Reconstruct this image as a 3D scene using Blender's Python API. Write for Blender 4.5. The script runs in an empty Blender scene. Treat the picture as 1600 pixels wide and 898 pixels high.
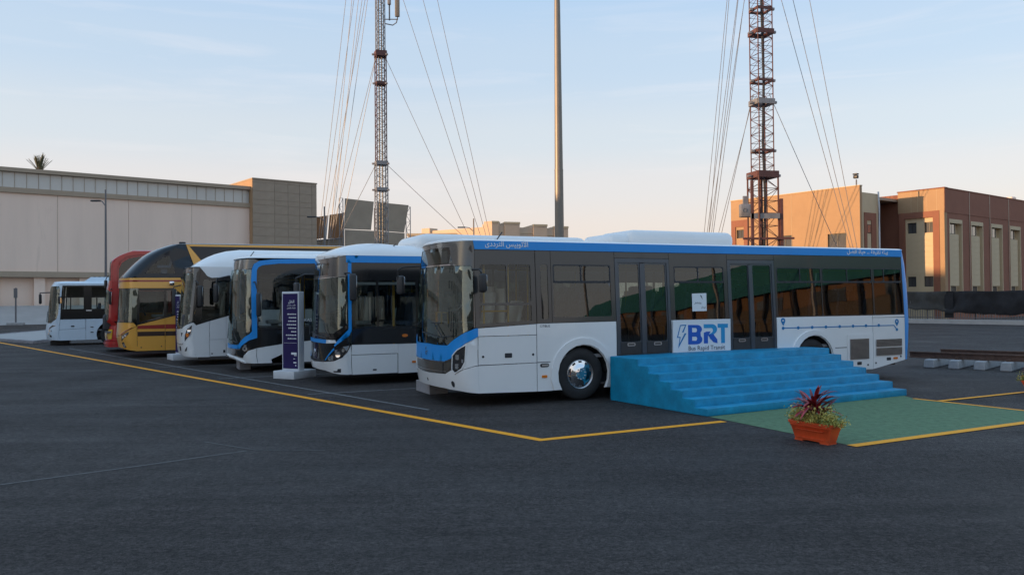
import bpy, bmesh, math, random
from mathutils import Vector, Matrix
from mathutils.geometry import delaunay_2d_cdt
random.seed(7)
SC = bpy.context.scene
COL = SC.collection
R = math.radians

# ------------------------------------------------------------ camera, sky, sun, exposure
cd = bpy.data.cameras.new('camera'); cam = bpy.data.objects.new('camera', cd); COL.objects.link(cam)
cd.sensor_width = 36; cd.lens = 28.914; cd.clip_start = .1; cd.clip_end = 3000
_p, _r = R(.7282), R(.51637)
_F = Vector((0, math.cos(_p), math.sin(_p))); _U = Vector((0, -math.sin(_p), math.cos(_p))); _X = Vector((1, 0, 0))
_R2 = _X*math.cos(_r) - _U*math.sin(_r); _U2 = _X*math.sin(_r) + _U*math.cos(_r)
cam.matrix_world = Matrix(((_R2.x, _U2.x, -_F.x, 0), (_R2.y, _U2.y, -_F.y, 0), (_R2.z, _U2.z, -_F.z, 1.9157), (0, 0, 0, 1)))
SC.camera = cam

SUN_AZ = R(251.3)      # clockwise from +Y
SUN_EL = R(6.5)
w = bpy.data.worlds.new('World'); SC.world = w; w.use_nodes = True
nt = w.node_tree; N = nt.nodes; Lk = nt.links
bg = N['Background']
sky = N.new('ShaderNodeTexSky'); sky.sky_type = 'NISHITA'; sky.sun_disc = False
sky.sun_elevation = SUN_EL; sky.sun_rotation = SUN_AZ
sky.altitude = 0; sky.air_density = 1.0; sky.dust_density = 2.0; sky.ozone_density = 2.0
tc = N.new('ShaderNodeTexCoord'); sep = N.new('ShaderNodeSeparateXYZ'); Lk.new(tc.outputs['Generated'], sep.inputs[0])
# dusk haze: an even belt of pinkish air all round the horizon, thin cirrus above it
ramp = N.new('ShaderNodeValToRGB'); ramp.color_ramp.interpolation = 'EASE'
el = ramp.color_ramp.elements
el[0].position = 0.0; el[0].color = (2.78, 2.32, 2.18, 1)
el[1].position = .40; el[1].color = (1.38, 2.0, 2.8, 1)
for ps, c in ((.08, (2.74, 2.36, 2.24)), (.13, (2.58, 2.38, 2.36)), (.19, (2.22, 2.34, 2.50)), (.27, (1.82, 2.18, 2.62))):
    e = el.new(ps); e.color = (*c, 1)
Lk.new(sep.outputs['Z'], ramp.inputs[0])
mapn = N.new('ShaderNodeMapping'); mapn.inputs['Scale'].default_value = (1.2, 1.2, 13.0); mapn.inputs['Rotation'].default_value = (R(6), R(-9), R(20))
Lk.new(tc.outputs['Generated'], mapn.inputs[0])
nz = N.new('ShaderNodeTexNoise'); nz.inputs['Scale'].default_value = 2.6; nz.inputs['Detail'].default_value = 7; nz.inputs['Roughness'].default_value = .58
nz.inputs['Distortion'].default_value = .5
Lk.new(mapn.outputs[0], nz.inputs[0])
cr = N.new('ShaderNodeValToRGB'); cr.color_ramp.elements[0].position = .52; cr.color_ramp.elements[1].position = .80
cr.color_ramp.elements[1].color = (.18, .18, .18, 1); cr.color_ramp.elements[0].color = (0, 0, 0, 1)
Lk.new(nz.outputs[0], cr.inputs[0])
mx = N.new('ShaderNodeMix'); mx.data_type = 'RGBA'; mx.inputs['Factor'].default_value = .80
Lk.new(sky.outputs[0], mx.inputs['A']); Lk.new(ramp.outputs[0], mx.inputs['B'])
cl = N.new('ShaderNodeMix'); cl.data_type = 'RGBA'; cl.inputs['B'].default_value = (3.6, 3.1, 2.9, 1)
Lk.new(cr.outputs[0], cl.inputs['Factor']); Lk.new(mx.outputs['Result'], cl.inputs['A'])
Lk.new(cl.outputs['Result'], bg.inputs['Color'])
bg.inputs['Strength'].default_value = .12

sd = bpy.data.lights.new('sun', 'SUN'); sd.energy = 2.0; sd.angle = R(.6); sd.color = (1.0, .60, .30)
sun = bpy.data.objects.new('sun', sd); COL.objects.link(sun)
_sv = Vector((math.sin(SUN_AZ)*math.cos(SUN_EL), math.cos(SUN_AZ)*math.cos(SUN_EL), math.sin(SUN_EL)))
sun.rotation_euler = _sv.to_track_quat('Z', 'Y').to_euler(); sun.location = (0, 0, 60)
SC.view_settings.view_transform = 'Standard'; SC.view_settings.look = 'None'; SC.view_settings.gamma = 1
SC.view_settings.exposure = 1.54
SC.render.engine = 'CYCLES'; SC.cycles.max_bounces = 7; SC.cycles.transparent_max_bounces = 12; SC.cycles.use_denoising = True
SC.cycles.caustics_reflective = False; SC.cycles.caustics_refractive = False

# ------------------------------------------------------------ materials
def node_mat(name):
    m = bpy.data.materials.new(name); m.use_nodes = True
    return m, m.node_tree, m.node_tree.nodes['Principled BSDF']
def pmat(name, col, rough=.5, metal=0, coat=0, vary=.0, vscale=3., bump=0., bscale=60., ior=1.5, spec=None, stretch=None, dirt=None, coat_r=.05):
    """principled with object-space grain: colour variation (vary), fine bump, optional dirt colour in patches"""
    m, t, b = node_mat(name)
    b.inputs['Base Color'].default_value = (*col, 1); b.inputs['Roughness'].default_value = rough
    b.inputs['Metallic'].default_value = metal; b.inputs['Coat Weight'].default_value = coat; b.inputs['Coat Roughness'].default_value = coat_r
    b.inputs['IOR'].default_value = ior
    if spec is not None: b.inputs['Specular IOR Level'].default_value = spec
    if vary or bump or dirt:
        tc = t.nodes.new('ShaderNodeTexCoord'); src = tc.outputs['Object']
        if stretch:
            mp = t.nodes.new('ShaderNodeMapping'); mp.inputs['Scale'].default_value = stretch
            t.links.new(src, mp.inputs[0]); src = mp.outputs[0]
        last = None
        if vary:
            n = t.nodes.new('ShaderNodeTexNoise'); n.inputs['Scale'].default_value = vscale; n.inputs['Detail'].default_value = 8
            n.inputs['Roughness'].default_value = .65
            t.links.new(src, n.inputs[0])
            r = t.nodes.new('ShaderNodeValToRGB'); r.color_ramp.elements[0].position = .3; r.color_ramp.elements[1].position = .7
            r.color_ramp.elements[0].color = (*[c*(1-vary) for c in col], 1); r.color_ramp.elements[1].color = (*[min(1, c*(1+vary)) for c in col], 1)
            t.links.new(n.outputs[0], r.inputs[0]); last = r.outputs[0]
        if dirt:
            n = t.nodes.new('ShaderNodeTexNoise'); n.inputs['Scale'].default_value = dirt[1]; n.inputs['Detail'].default_value = 10; n.inputs['Roughness'].default_value = .7
            t.links.new(src, n.inputs[0])
            r = t.nodes.new('ShaderNodeValToRGB'); r.color_ramp.elements[0].position = dirt[2]; r.color_ramp.elements[1].position = dirt[2]+.16
            t.links.new(n.outputs[0], r.inputs[0])
            mm = t.nodes.new('ShaderNodeMix'); mm.data_type = 'RGBA'; mm.inputs['B'].default_value = (*dirt[0], 1)
            mm.inputs['A'].default_value = (*col, 1)
            t.links.new(r.outputs[0], mm.inputs['Factor'])
            if last: t.links.new(last, mm.inputs['A'])
            last = mm.outputs['Result']
        if last: t.links.new(last, b.inputs['Base Color'])
        if bump:
            n = t.nodes.new('ShaderNodeTexNoise'); n.inputs['Scale'].default_value = bscale; n.inputs['Detail'].default_value = 6
            t.links.new(src, n.inputs[0])
            bp = t.nodes.new('ShaderNodeBump'); bp.inputs['Strength'].default_value = bump; bp.inputs['Distance'].default_value = .01
            t.links.new(n.outputs[0], bp.inputs['Height']); t.links.new(bp.outputs[0], b.inputs['Normal'])
    return m
def glass_mat(name, tint, ior=2.0, rough=.0, tcol=(.92, .96, .97), wav=.0):
    m = bpy.data.materials.new(name); m.use_nodes = True; t = m.node_tree; t.nodes.clear()
    o = t.nodes.new('ShaderNodeOutputMaterial'); mi = t.nodes.new('ShaderNodeMixShader'); tr = t.nodes.new('ShaderNodeBsdfTransparent')
    gl = t.nodes.new('ShaderNodeBsdfGlossy'); fr = t.nodes.new('ShaderNodeFresnel')
    fr.inputs['IOR'].default_value = ior; gl.inputs['Roughness'].default_value = rough; gl.inputs['Color'].default_value = (*tcol, 1)
    tr.inputs['Color'].default_value = (*tint, 1)
    if wav:
        tc = t.nodes.new('ShaderNodeTexCoord'); n = t.nodes.new('ShaderNodeTexNoise'); n.inputs['Scale'].default_value = 1.3; n.inputs['Detail'].default_value = 1
        bp = t.nodes.new('ShaderNodeBump'); bp.inputs['Strength'].default_value = wav; bp.inputs['Distance'].default_value = .05
        t.links.new(tc.outputs['Object'], n.inputs[0]); t.links.new(n.outputs[0], bp.inputs['Height'])
        t.links.new(bp.outputs[0], gl.inputs['Normal'])
    t.links.new(fr.outputs[0], mi.inputs[0]); t.links.new(tr.outputs[0], mi.inputs[1]); t.links.new(gl.outputs[0], mi.inputs[2]); t.links.new(mi.outputs[0], o.inputs[0])
    return m
M = {}
M['white'] = pmat('white_paint', (.83, .84, .84), .32, coat=.5, vary=.03, vscale=1.2, bump=.02, bscale=2.)
M['blue'] = pmat('blue_paint', (.0005, .285, .78), .42, coat=.12, vary=.03, vscale=1.5)
M['black'] = pmat('black_gloss', (.012, .012, .013), .12, coat=.3, ior=1.45)
M['coachblack'] = pmat('coach_black_gloss', (.016, .022, .030), .12, coat=.15, ior=1.38, bump=.01, bscale=1.5)
M['smoke'] = pmat('smoked_panel', (0.034, 0.038, 0.042), .2, coat=.4, ior=1.5, bump=.01, bscale=1.5)
M['maskgrey'] = pmat('front_mask_paint', (.05, .05, .052), .22, metal=.35, coat=1, ior=1.7)
M['rubber'] = pmat('tyre_rubber', (.022, .022, .023), .72, vary=.25, vscale=8, bump=.1, bscale=50)
M['plastic'] = pmat('dark_plastic', (.03, .031, .034), .45, vary=.15, vscale=6)
M['graph'] = pmat('graphite_frame', (.07, .085, .105), .35, metal=.4, coat=.3)
M['chrome'] = pmat('chrome', (.82, .83, .85), .07, metal=1)
M['alu'] = pmat('brushed_metal', (.55, .56, .58), .33, metal=1, vary=.08, vscale=5)
M['grille'] = pmat('grille_grey', (.13, .12, .105), .3, metal=.5, coat=.6)
M['lens'] = pmat('smoked_lens', (.025, .024, .026), .06, coat=1, ior=1.8)
M['lamp'] = pmat('lamp_reflector', (.85, .84, .82), .12, metal=.9)
M['amber'] = pmat('amber_lens', (.72, .19, .015), .25, coat=.8)
M['red'] = pmat('red_lens', (.5, .02, .015), .25, coat=.8)
M['glass'] = glass_mat('tinted_glass', (.74, .79, .77), 1.6, wav=.03)
M['glassdark'] = glass_mat('dark_glass', (.36, .40, .39), 1.75, wav=.03)
M['glassfront'] = glass_mat('windscreen_glass', (.72, .78, .76), 2.3, tcol=(.84, .96, .93), wav=.03)
M['glasshouse'] = pmat('building_glass', (0.085, 0.09, 0.095), .08, coat=1, ior=1.9)
M['dash'] = pmat('dash_grey', (.05, .05, .055), .6)
M['floor'] = pmat('bus_floor', (.22, .22, .23), .7)
M['trim'] = pmat('interior_trim', (.55, .56, .55), .6)
M['seat'] = pmat('seat_fabric', (.13, .19, .30), .9, vary=.3, vscale=20)
M['yellow'] = pmat('yellow_rail', (.72, .42, .03), .35, coat=.3)
M['gold'] = pmat('gold_paint', (.82, .40, .06), .3, metal=.12, coat=.8, vary=.03)
M['maroon'] = pmat('dark_red_stripe', (.33, .022, .016), .3, coat=.6)
M['brownstripe'] = pmat('brown_stripe', (.035, .014, .008), .3, coat=.6)
M['redpaint'] = pmat('red_paint', (0.5, 0.016, 0.018), .28, coat=.8, vary=.04)
M['yellowpaint'] = pmat('yellow_paint', (0.8, 0.47, 0.02), .35, coat=.5)
M['lightblue'] = pmat('pale_blue_paint', (.62, .73, .82), .35, coat=.5, vary=.03)
M['sticker'] = pmat('printed_paper', (.78, .80, .82), .6)
M['ink'] = pmat('dark_ink', (.02, .025, .035), .5)
M['whiteink'] = pmat('white_lettering', (.82, .84, .86), .5)
M['royal'] = pmat('royal_blue_print', (.006, .11, .50), .45)
M['cyan'] = pmat('cyan_print', (.01, .30, .60), .45)
M['route'] = pmat('route_print', (.004, .19, .45), .45)
M['concrete'] = pmat('concrete', (.36, .36, .36), .85, vary=.18, vscale=4, bump=.3, bscale=40, dirt=((.2, .2, .2), 3, .6))
M['conblock'] = pmat('grey_block', (.30, .29, .30), .9, vary=.15, vscale=9, bump=.4, bscale=50)
M['whiteblock'] = pmat('white_painted_block', (.66, .68, .71), .6, vary=.06, vscale=5, bump=.1)
M['purple'] = pmat('purple_print', (0.036, 0.026, 0.1), .8, vary=.12, vscale=1.2, spec=.1)
M['step'] = None
M['terra'] = pmat('orange_plastic_pot', (0.74, 0.1, 0.028), .42, vary=.12, vscale=7, bump=.05, bscale=20, dirt=((.55, .15, .07), 5, .62))
M['soil'] = pmat('soil', (.05, .035, .025), .95, vary=.4, vscale=30, bump=.8, bscale=40)
M['leafred'] = pmat('red_cordyline_leaf', (0.36, 0.03, 0.04), .4, vary=.45, vscale=9)
M['leafred2'] = pmat('dark_cordyline_leaf', (0.17, 0.03, 0.035), .4, vary=.35, vscale=9)
M['leafyel'] = pmat('yellow_green_leaf', (0.58, 0.5, 0.13), .55, vary=.4, vscale=25)
M['leafgrn'] = pmat('green_leaf', (0.24, 0.29, 0.07), .55, vary=.4, vscale=25)
M['flower'] = pmat('orange_petal', (.7, .2, .02), .5)
M['rust'] = pmat('rusty_rail_steel', (.13, .075, .055), .7, metal=.4, vary=.3, vscale=10, bump=.2)
M['towerred'] = pmat('faded_red_steel', (0.105, 0.042, 0.036), .6, vary=.3, vscale=2)
M['towergrey'] = pmat('galvanised_steel', (.25, .245, .25), .5, metal=.5, vary=.2, vscale=3)
M['wire'] = pmat('guy_wire_steel', (.22, .22, .23), .5, metal=.4)
M['mast'] = pmat('mast_steel', (0.21, 0.19, 0.165), .45, metal=.35, vary=.08, vscale=1.5)
M['post'] = pmat('post_grey', (.16, .16, .17), .5, metal=.4)
M['beige'] = pmat('beige_cladding', (0.86, 0.68, 0.56), .8, vary=.05, vscale=.6, bump=.08, bscale=8, stretch=(1, 1, .12), dirt=((.66, .52, .42), .55, .62))
M['taupe'] = pmat('taupe_band', (0.4, 0.32, 0.235), .75, vary=.06, vscale=.8)
M['taupepanel'] = pmat('taupe_panel', (0.345, 0.275, 0.205), .6, vary=.10, vscale=.9)
M['glazing'] = pmat('pale_glazing', (0.56, 0.56, 0.53), .25, coat=.6, vary=.05, vscale=.5)
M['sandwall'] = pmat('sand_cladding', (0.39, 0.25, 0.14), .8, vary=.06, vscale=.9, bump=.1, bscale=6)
M['brick'] = pmat('red_brown_cladding', (.26, .105, .065), .8, vary=.08, vscale=1.1, bump=.1, bscale=6)
M['cream'] = pmat('cream_panel', (.58, .46, .30), .8, vary=.05, vscale=1.5)
M['farcream'] = pmat('far_stucco', (.58, .44, .32), .85, vary=.05, vscale=.4)
M['cloth'] = pmat('black_shade_cloth', (.018, .018, .021), .9, vary=.3, vscale=2.5, bump=.5, bscale=6)
M['clothgrey'] = pmat('grey_shade_cloth', (.055, .053, .05), .9, vary=.25, vscale=2.5, bump=.5, bscale=6)
M['hoard'] = pmat('hoarding_sheet', (.34, .285, .22), .8, vary=.1, vscale=.7)
M['rusty'] = pmat('orange_tarpaulin', (.38, .20, .10), .85, vary=.15, vscale=.5)
M['palm'] = pmat('palm_frond', (.06, .065, .03), .7, vary=.3, vscale=5)
M['bark'] = pmat('palm_bark', (.12, .09, .06), .9, vary=.3, vscale=8, bump=.6, bscale=12)
M['green'] = pmat('green_canopy_sheet', (0.03, 0.16, 0.12), .6, vary=.1, vscale=1)
M['orangewall'] = pmat('ochre_wall', (0.2, 0.11, 0.055), .8, vary=.1, vscale=.6)

# ------------------------------------------------------------ mesh helpers
def link(name, me, mat, parent=None):
    o = bpy.data.objects.new(name, me); COL.objects.link(o)
    if mat is not None and not me.materials: me.materials.append(mat)
    if parent is not None: o.parent = parent
    return o
class MB:
    """collects shapes; obj() links them as one mesh object"""
    def __init__(s): s.v = []; s.f = []; s.sm = []
    def add(s, vs, fs, smooth=False):
        b = len(s.v); s.v += [tuple(p) for p in vs]
        for f in fs: s.f.append(tuple(i+b for i in f)); s.sm.append(smooth)
        return s
    def box(s, x0, x1, y0, y1, z0, z1):
        return s.add([(x0, y0, z0), (x1, y0, z0), (x1, y1, z0), (x0, y1, z0), (x0, y0, z1), (x1, y0, z1), (x1, y1, z1), (x0, y1, z1)],
              [(0, 3, 2, 1), (4, 5, 6, 7), (0, 1, 5, 4), (1, 2, 6, 5), (2, 3, 7, 6), (3, 0, 4, 7)])
    def hexa(s, bot, top):
        return s.add(list(bot)+list(top), [(3, 2, 1, 0), (4, 5, 6, 7), (0, 1, 5, 4), (1, 2, 6, 5), (2, 3, 7, 6), (3, 0, 4, 7)])
    def prism(s, poly, z0, z1):
        n = len(poly)
        return s.add([(x, y, z0) for x, y in poly]+[(x, y, z1) for x, y in poly],
              [tuple(range(n-1, -1, -1)), tuple(range(n, 2*n))]+[(i, (i+1) % n, n+(i+1) % n, n+i) for i in range(n)])
    def tube(s, pts, r, n=8, caps=True, r1=None):
        P = [Vector(p) for p in pts]; rings = []; m = len(P)
        for i, p in enumerate(P):
            d = (P[min(i+1, m-1)]-P[max(i-1, 0)]).normalized()
            a = d.cross(Vector((0, 0, 1)))
            if a.length < 1e-3: a = d.cross(Vector((0, 1, 0)))
            a.normalize(); b = d.cross(a)
            rr = r if r1 is None else r+(r1-r)*i/(m-1)
            rings.append([p+a*rr*math.cos(2*math.pi*k/n)+b*rr*math.sin(2*math.pi*k/n) for k in range(n)])
        vs = [q for g in rings for q in g]; fs = []
        for i in range(m-1):
            for k in range(n): fs.append((i*n+k, i*n+(k+1) % n, (i+1)*n+(k+1) % n, (i+1)*n+k))
        s.add(vs, fs, n > 5)
        if caps:
            s.add(rings[0], [tuple(range(n))]); s.add(rings[-1], [tuple(range(n-1, -1, -1))])
        return s
    def lathe(s, prof, n=32, axis='y', c=(0, 0, 0)):
        """prof: (radius, along axis) pairs"""
        vs = []; fs = []
        for r, h in prof:
            for k in range(n):
                a = 2*math.pi*k/n; p, q = r*math.cos(a), r*math.sin(a)
                v = (p, h, q) if axis == 'y' else (p, q, h)
                vs.append((v[0]+c[0], v[1]+c[1], v[2]+c[2]))
        for i in range(len(prof)-1):
            for k in range(n): fs.append((i*n+k, i*n+(k+1) % n, (i+1)*n+(k+1) % n, (i+1)*n+k))
        return s.add(vs, fs, True)
    def rbox(s, c, size, r=.03, seg=3, rot=None):
        bm = bmesh.new(); bmesh.ops.create_cube(bm, size=1)
        bmesh.ops.scale(bm, vec=size, verts=bm.verts)
        bmesh.ops.bevel(bm, geom=list(bm.edges), offset=min(r, min(size)*.49), segments=seg, profile=.5, affect='EDGES')
        T = Matrix.Translation(c) @ (rot if rot is not None else Matrix.Identity(4))
        bm.verts.index_update()
        big = sorted((f.calc_area() for f in bm.faces), reverse=True)[:6][-1]*.999
        fl = [f.calc_area() >= big for f in bm.faces]
        s.add([T @ v.co for v in bm.verts], [tuple(v.index for v in f.verts) for f in bm.faces], True)
        s.sm[-len(fl):] = [not q for q in fl]
        bm.free(); return s
    def obj(s, name, mat, parent=None, fix=True):
        me = bpy.data.meshes.new(name); me.from_pydata(s.v, [], s.f)
        me.polygons.foreach_set('use_smooth', s.sm)
        if fix:
            bm = bmesh.new(); bm.from_mesh(me)
            bmesh.ops.recalc_face_normals(bm, faces=bm.faces)
            bm.to_mesh(me); bm.free()
        if any(s.sm):
            try: me.set_sharp_from_angle(angle=R(40))
            except Exception: pass
        me.update()
        return link(name, me, mat, parent)
def tag(o, label=None, cat=None, group=None, kind=None):
    for k, v in (('label', label), ('category', cat), ('group', group), ('kind', kind)):
        if v: o[k] = v
    return o
def thing(name, label, cat, loc=(0, 0, 0), rz=0, group=None):
    o = bpy.data.objects.new(name, None); COL.objects.link(o); o.location = loc; o.rotation_euler = (0, 0, rz); o.empty_display_size = .2
    return tag(o, label, cat, group)
def dup(o, parent=None, loc=None, rz=None):
    """copy of one object and of everything under it, sharing meshes"""
    c = o.copy(); COL.objects.link(c); c.parent = parent
    if loc is not None: c.location = loc
    if rz is not None: c.rotation_euler = (0, 0, rz)
    for ch in list(o.children): dup(ch, c)
    return c

# ------------------------------------------------------------ lettering
AR = {'ا': (0xFE8D, 0xFE8E), 'أ': (0xFE83, 0xFE84), 'ب': (0xFE8F, 0xFE90, 0xFE91, 0xFE92), 'ت': (0xFE95, 0xFE96, 0xFE97, 0xFE98), 'ة': (0xFE93, 0xFE94),
      'ح': (0xFEA1, 0xFEA2, 0xFEA3, 0xFEA4), 'د': (0xFEA9, 0xFEAA), 'ر': (0xFEAD, 0xFEAE), 'س': (0xFEB1, 0xFEB2, 0xFEB3, 0xFEB4), 'ض': (0xFEBD, 0xFEBE, 0xFEBF, 0xFEC0),
      'ظ': (0xFEC5, 0xFEC6, 0xFEC7, 0xFEC8), 'ف': (0xFED1, 0xFED2, 0xFED3, 0xFED4), 'ل': (0xFEDD, 0xFEDE, 0xFEDF, 0xFEE0), 'ن': (0xFEE5, 0xFEE6, 0xFEE7, 0xFEE8),
      'و': (0xFEED, 0xFEEE), 'ى': (0xFEEF, 0xFEF0), 'ي': (0xFEF1, 0xFEF2, 0xFEF3, 0xFEF4), 'ئ': (0xFE89, 0xFE8A, 0xFE8B, 0xFE8C), 'ز': (0xFEAF, 0xFEB0), 'ق': (0xFED5, 0xFED6, 0xFED7, 0xFED8)}
def arabic(s):
    s = s.replace('لأ', '\u0001'); T = dict(AR); T['\u0001'] = (0xFEF7, 0xFEF8); out = []
    for i, c in enumerate(s):
        if c not in T: out.append(c); continue
        pr = i > 0 and s[i-1] in T and len(T[s[i-1]]) == 4
        nx = i+1 < len(s) and s[i+1] in T and len(T[c]) == 4
        k = (3 if pr else 2) if nx else (1 if pr else 0)
        out.append(chr(T[c][min(k, len(T[c])-1)]))
    return ''.join(reversed(out))
_TX = {}
def text2d(s):
    """lettering as flat triangles, cap height about .7, left edge at x = 0; returns verts, faces, width"""
    if s in _TX: return _TX[s]
    c = bpy.data.curves.new('lettering', 'FONT'); c.body = s; c.resolution_u = 2; c.offset = .016 if ord(s[0]) > 1000 else .0
    o = bpy.data.objects.new('lettering', c); COL.objects.link(o)
    me = bpy.data.meshes.new_from_object(o.evaluated_get(bpy.context.evaluated_depsgraph_get()))
    vs = [(v.co.x, v.co.y) for v in me.vertices]; fs = [tuple(p.vertices) for p in me.polygons]
    bpy.data.objects.remove(o); bpy.data.curves.remove(c); bpy.data.meshes.remove(me)
    x0 = min(v[0] for v in vs); vs = [(x-x0, y) for x, y in vs]
    _TX[s] = (vs, fs, max(v[0] for v in vs)); return _TX[s]
def lettering(s, width, fn, name, mat, parent, height=None):
    """fn maps (x right, y up) in metres to local space; scaled so the word is `width` wide"""
    vs, fs, wd = text2d(s); k = width/wd; ky = k if height is None else height
    me = bpy.data.meshes.new(name); me.from_pydata([fn(x*k, y*ky) for x, y in vs], [], fs); me.update()
    return link(name, me, mat, parent)

# ------------------------------------------------------------ bus skin
class Surf:
    """bus skin. local x rearwards (0 = start of the flat side), y away from the near side, z up.
    u = x along the near side for u >= 0; u < 0 wraps round the nose to the far side."""
    def __init__(s, L, W, xc, n=3.0, rake=(), tum=.055, ztum=1.3, fw=.35, split=False):
        s.split = split
        s.L, s.W, s.xc, s.tum, s.ztum, s.rake, s.fw = L, W, xc, tum, ztum, rake, fw
        h = W/2; K = 96
        s.pts = [(-xc*(math.sin(math.pi/2*i/K)**(2.0/n)), h-h*(math.cos(math.pi/2*i/K)**1.0)) for i in range(K+1)]
        s.acc = [0.]
        for a, b in zip(s.pts, s.pts[1:]): s.acc.append(s.acc[-1]+math.hypot(b[0]-a[0], b[1]-a[1]))
        s.half = s.acc[-1]; s.c = -s.half
    def rk(s, z):
        r = s.rake
        if not r: return 0
        if z <= r[0][0]: return r[0][1]
        for (z0, x0), (z1, x1) in zip(r, r[1:]):
            if z <= z1: return x0+(x1-x0)*(z-z0)/(z1-z0)
        return r[-1][1]
    def ck(s, z):
        return .24*max(0, min(1, (1.16-z)/.12)) if z < 3.3 else .8*((z-3.3)/.55)**2.2
    def plan(s, u):
        if u >= 0: return (u, 0.)
        d = -u
        if d > s.half:
            x, y = s.plan(-(2*s.half-d)) if d < 2*s.half else (d-2*s.half, 0.)
            return (x, s.W-y)
        import bisect
        i = min(max(bisect.bisect_right(s.acc, d)-1, 0), len(s.acc)-2)
        f = (d-s.acc[i])/(s.acc[i+1]-s.acc[i]); a, b = s.pts[i], s.pts[i+1]
        return (a[0]+(b[0]-a[0])*f, a[1]+(b[1]-a[1])*f)
    def P(s, u, z, off=0.):
        x, y = s.plan(u); e = 1e-3
        if off:
            (xa, ya), (xb, yb) = s.plan(u-e), s.plan(u+e)
            tx, ty = xb-xa, yb-ya; l = math.hypot(tx, ty) or 1
            x, y = x+ty/l*off, y-tx/l*off
        w = max(0., min(1., (s.fw-x)/(s.fw+s.xc))); w = w*w*(3-2*w)
        if s.split == 2:
            if s.far(.0) < u < -1e-9: return (x+s.rk(z)*(-x/s.xc)+s.ck(z), y+s.tum*max(0, z-s.ztum)*(1-2*y/s.W), z)
            w = 0.
        elif s.split: w = 1. if s.far(.0) < u < -1e-9 else 0.
        y += s.tum*max(0, z-s.ztum)*(1-2*y/s.W)
        return (x+s.rk(z)*w, y, z)
    def far(s, x): return -(2*s.half+x)
def _inside(p, poly):
    x, y = p; c = False; j = len(poly)-1
    for i in range(len(poly)):
        (xi, yi), (xj, yj) = poly[i], poly[j]
        if (yi > y) != (yj > y) and x < (xj-xi)*(y-yi)/(yj-yi)+xi: c = not c
        j = i
    return c
def _dens(poly, S, du, dz):
    out = []; n = len(poly)
    for i in range(n):
        a, b = poly[i], poly[(i+1) % n]
        k = 1
        if min(a[0], b[0]) < -1e-6 and max(a[0], b[0]) > S.far(0)-1e-6: k = max(k, math.ceil(abs(a[0]-b[0])/du))
        k = max(k, math.ceil(abs(a[1]-b[1])/dz), math.ceil(abs(a[0]-b[0])/1.2))
        for j in range(k): out.append((a[0]+(b[0]-a[0])*j/k, a[1]+(b[1]-a[1])*j/k))
    return out
def patch(S, name, poly, mat, parent, off=0., thick=.02, holes=(), du=.07, dz=.3, label=None):
    """a panel of the skin: polygon in (u, z), bent onto the body, with its own thickness"""
    loops = [_dens(poly, S, du, dz)]+[_dens(h, S, du, dz) for h in holes]
    pts = [p for l in loops for p in l]; edges = []; b = 0
    for l in loops:
        edges += [(b+i, b+(i+1) % len(l)) for i in range(len(l))]; b += len(l)
    us = [p[0] for p in poly]; zs = [p[1] for p in poly]
    cand = []
    u0, u1 = min(us), max(us); z0, z1 = min(zs), max(zs)
    if u0 < 0:
        ue = min(u1, .3); nu = max(1, round((ue-u0)/du)); nz = max(1, round((z1-z0)/dz))
        cand = [(u0+(ue-u0)*(i+.5)/nu, z0+(z1-z0)*(j+.5)/nz) for i in range(nu) for j in range(nz)]
    if z0 < S.ztum-.03 and z1 > S.ztum+.03:
        k = max(2, int((u1-u0)/.3)); cand += [(u0+(u1-u0)*(i+.5)/k, S.ztum) for i in range(k)]
    bd = [p for p in pts]
    for c in cand:
        if _inside(c, loops[0]) and not any(_inside(c, h) for h in loops[1:]):
            if min((c[0]-p[0])**2+(c[1]-p[1])**2 for p in bd) > (du*.45)**2: pts.append(c)
    v, e, f, *_ = delaunay_2d_cdt([Vector(p) for p in pts], edges, [], 0, 1e-6)
    tri = []
    for t in f:
        cx = sum(v[i].x for i in t)/3; cy = sum(v[i].y for i in t)/3
        if _inside((cx, cy), loops[0]) and not any(_inside((cx, cy), h) for h in loops[1:]): tri.append(tuple(t))
    # orientation: outward on the near side
    front = [S.P(p.x, p.y, off) for p in v]
    cnt = {}
    for t in tri:
        for i in range(3):
            k = (t[i], t[(i+1) % 3]); cnt[k] = cnt.get(k, 0)+1
    bnd = [k for k in cnt if (k[1], k[0]) not in cnt]
    vs = list(front); fs = list(tri); sm = [True]*len(tri); mp = {}
    def bv(i, back):
        if (i, back) not in mp:
            mp[(i, back)] = len(vs); p = v[i]; vs.append(S.P(p.x, p.y, off-thick) if back else front[i])
        return mp[(i, back)]
    if thick:
        for a, c in bnd:
            fs.append((bv(c, 0), bv(a, 0), bv(a, 1), bv(c, 1))); sm.append(False)
    me = bpy.data.meshes.new(name); me.from_pydata(vs, [], fs); me.polygons.foreach_set('use_smooth', sm); me.update()
    o = link(name, me, mat, parent)
    if label: o['label'] = label
    return o
def rect(u0, u1, z0, z1, r=0., k=3):
    if not r: return [(u0, z0), (u1, z0), (u1, z1), (u0, z1)]
    out = []
    for cx, cz, a0 in ((u1-r, z0+r, -90), (u1-r, z1-r, 0), (u0+r, z1-r, 90), (u0+r, z0+r, 180)):
        for j in range(k+1):
            a = R(a0+90*j/k); out.append((cx+r*math.cos(a), cz+r*math.sin(a)))
    return out
def disc(u, z, ru, rz=None, k=12):
    rz = rz or ru
    return [(u+ru*math.cos(2*math.pi*i/k), z+rz*math.sin(2*math.pi*i/k)) for i in range(k)]
def mirror_u(S, half):
    """half outline from the nose centre round the near side and back to the centre -> whole outline"""
    return list(half)+[(2*S.c-u, z) for u, z in reversed(half)]
def flip(S, poly): return [(2*S.c-u, z) for u, z in reversed(poly)]
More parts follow.
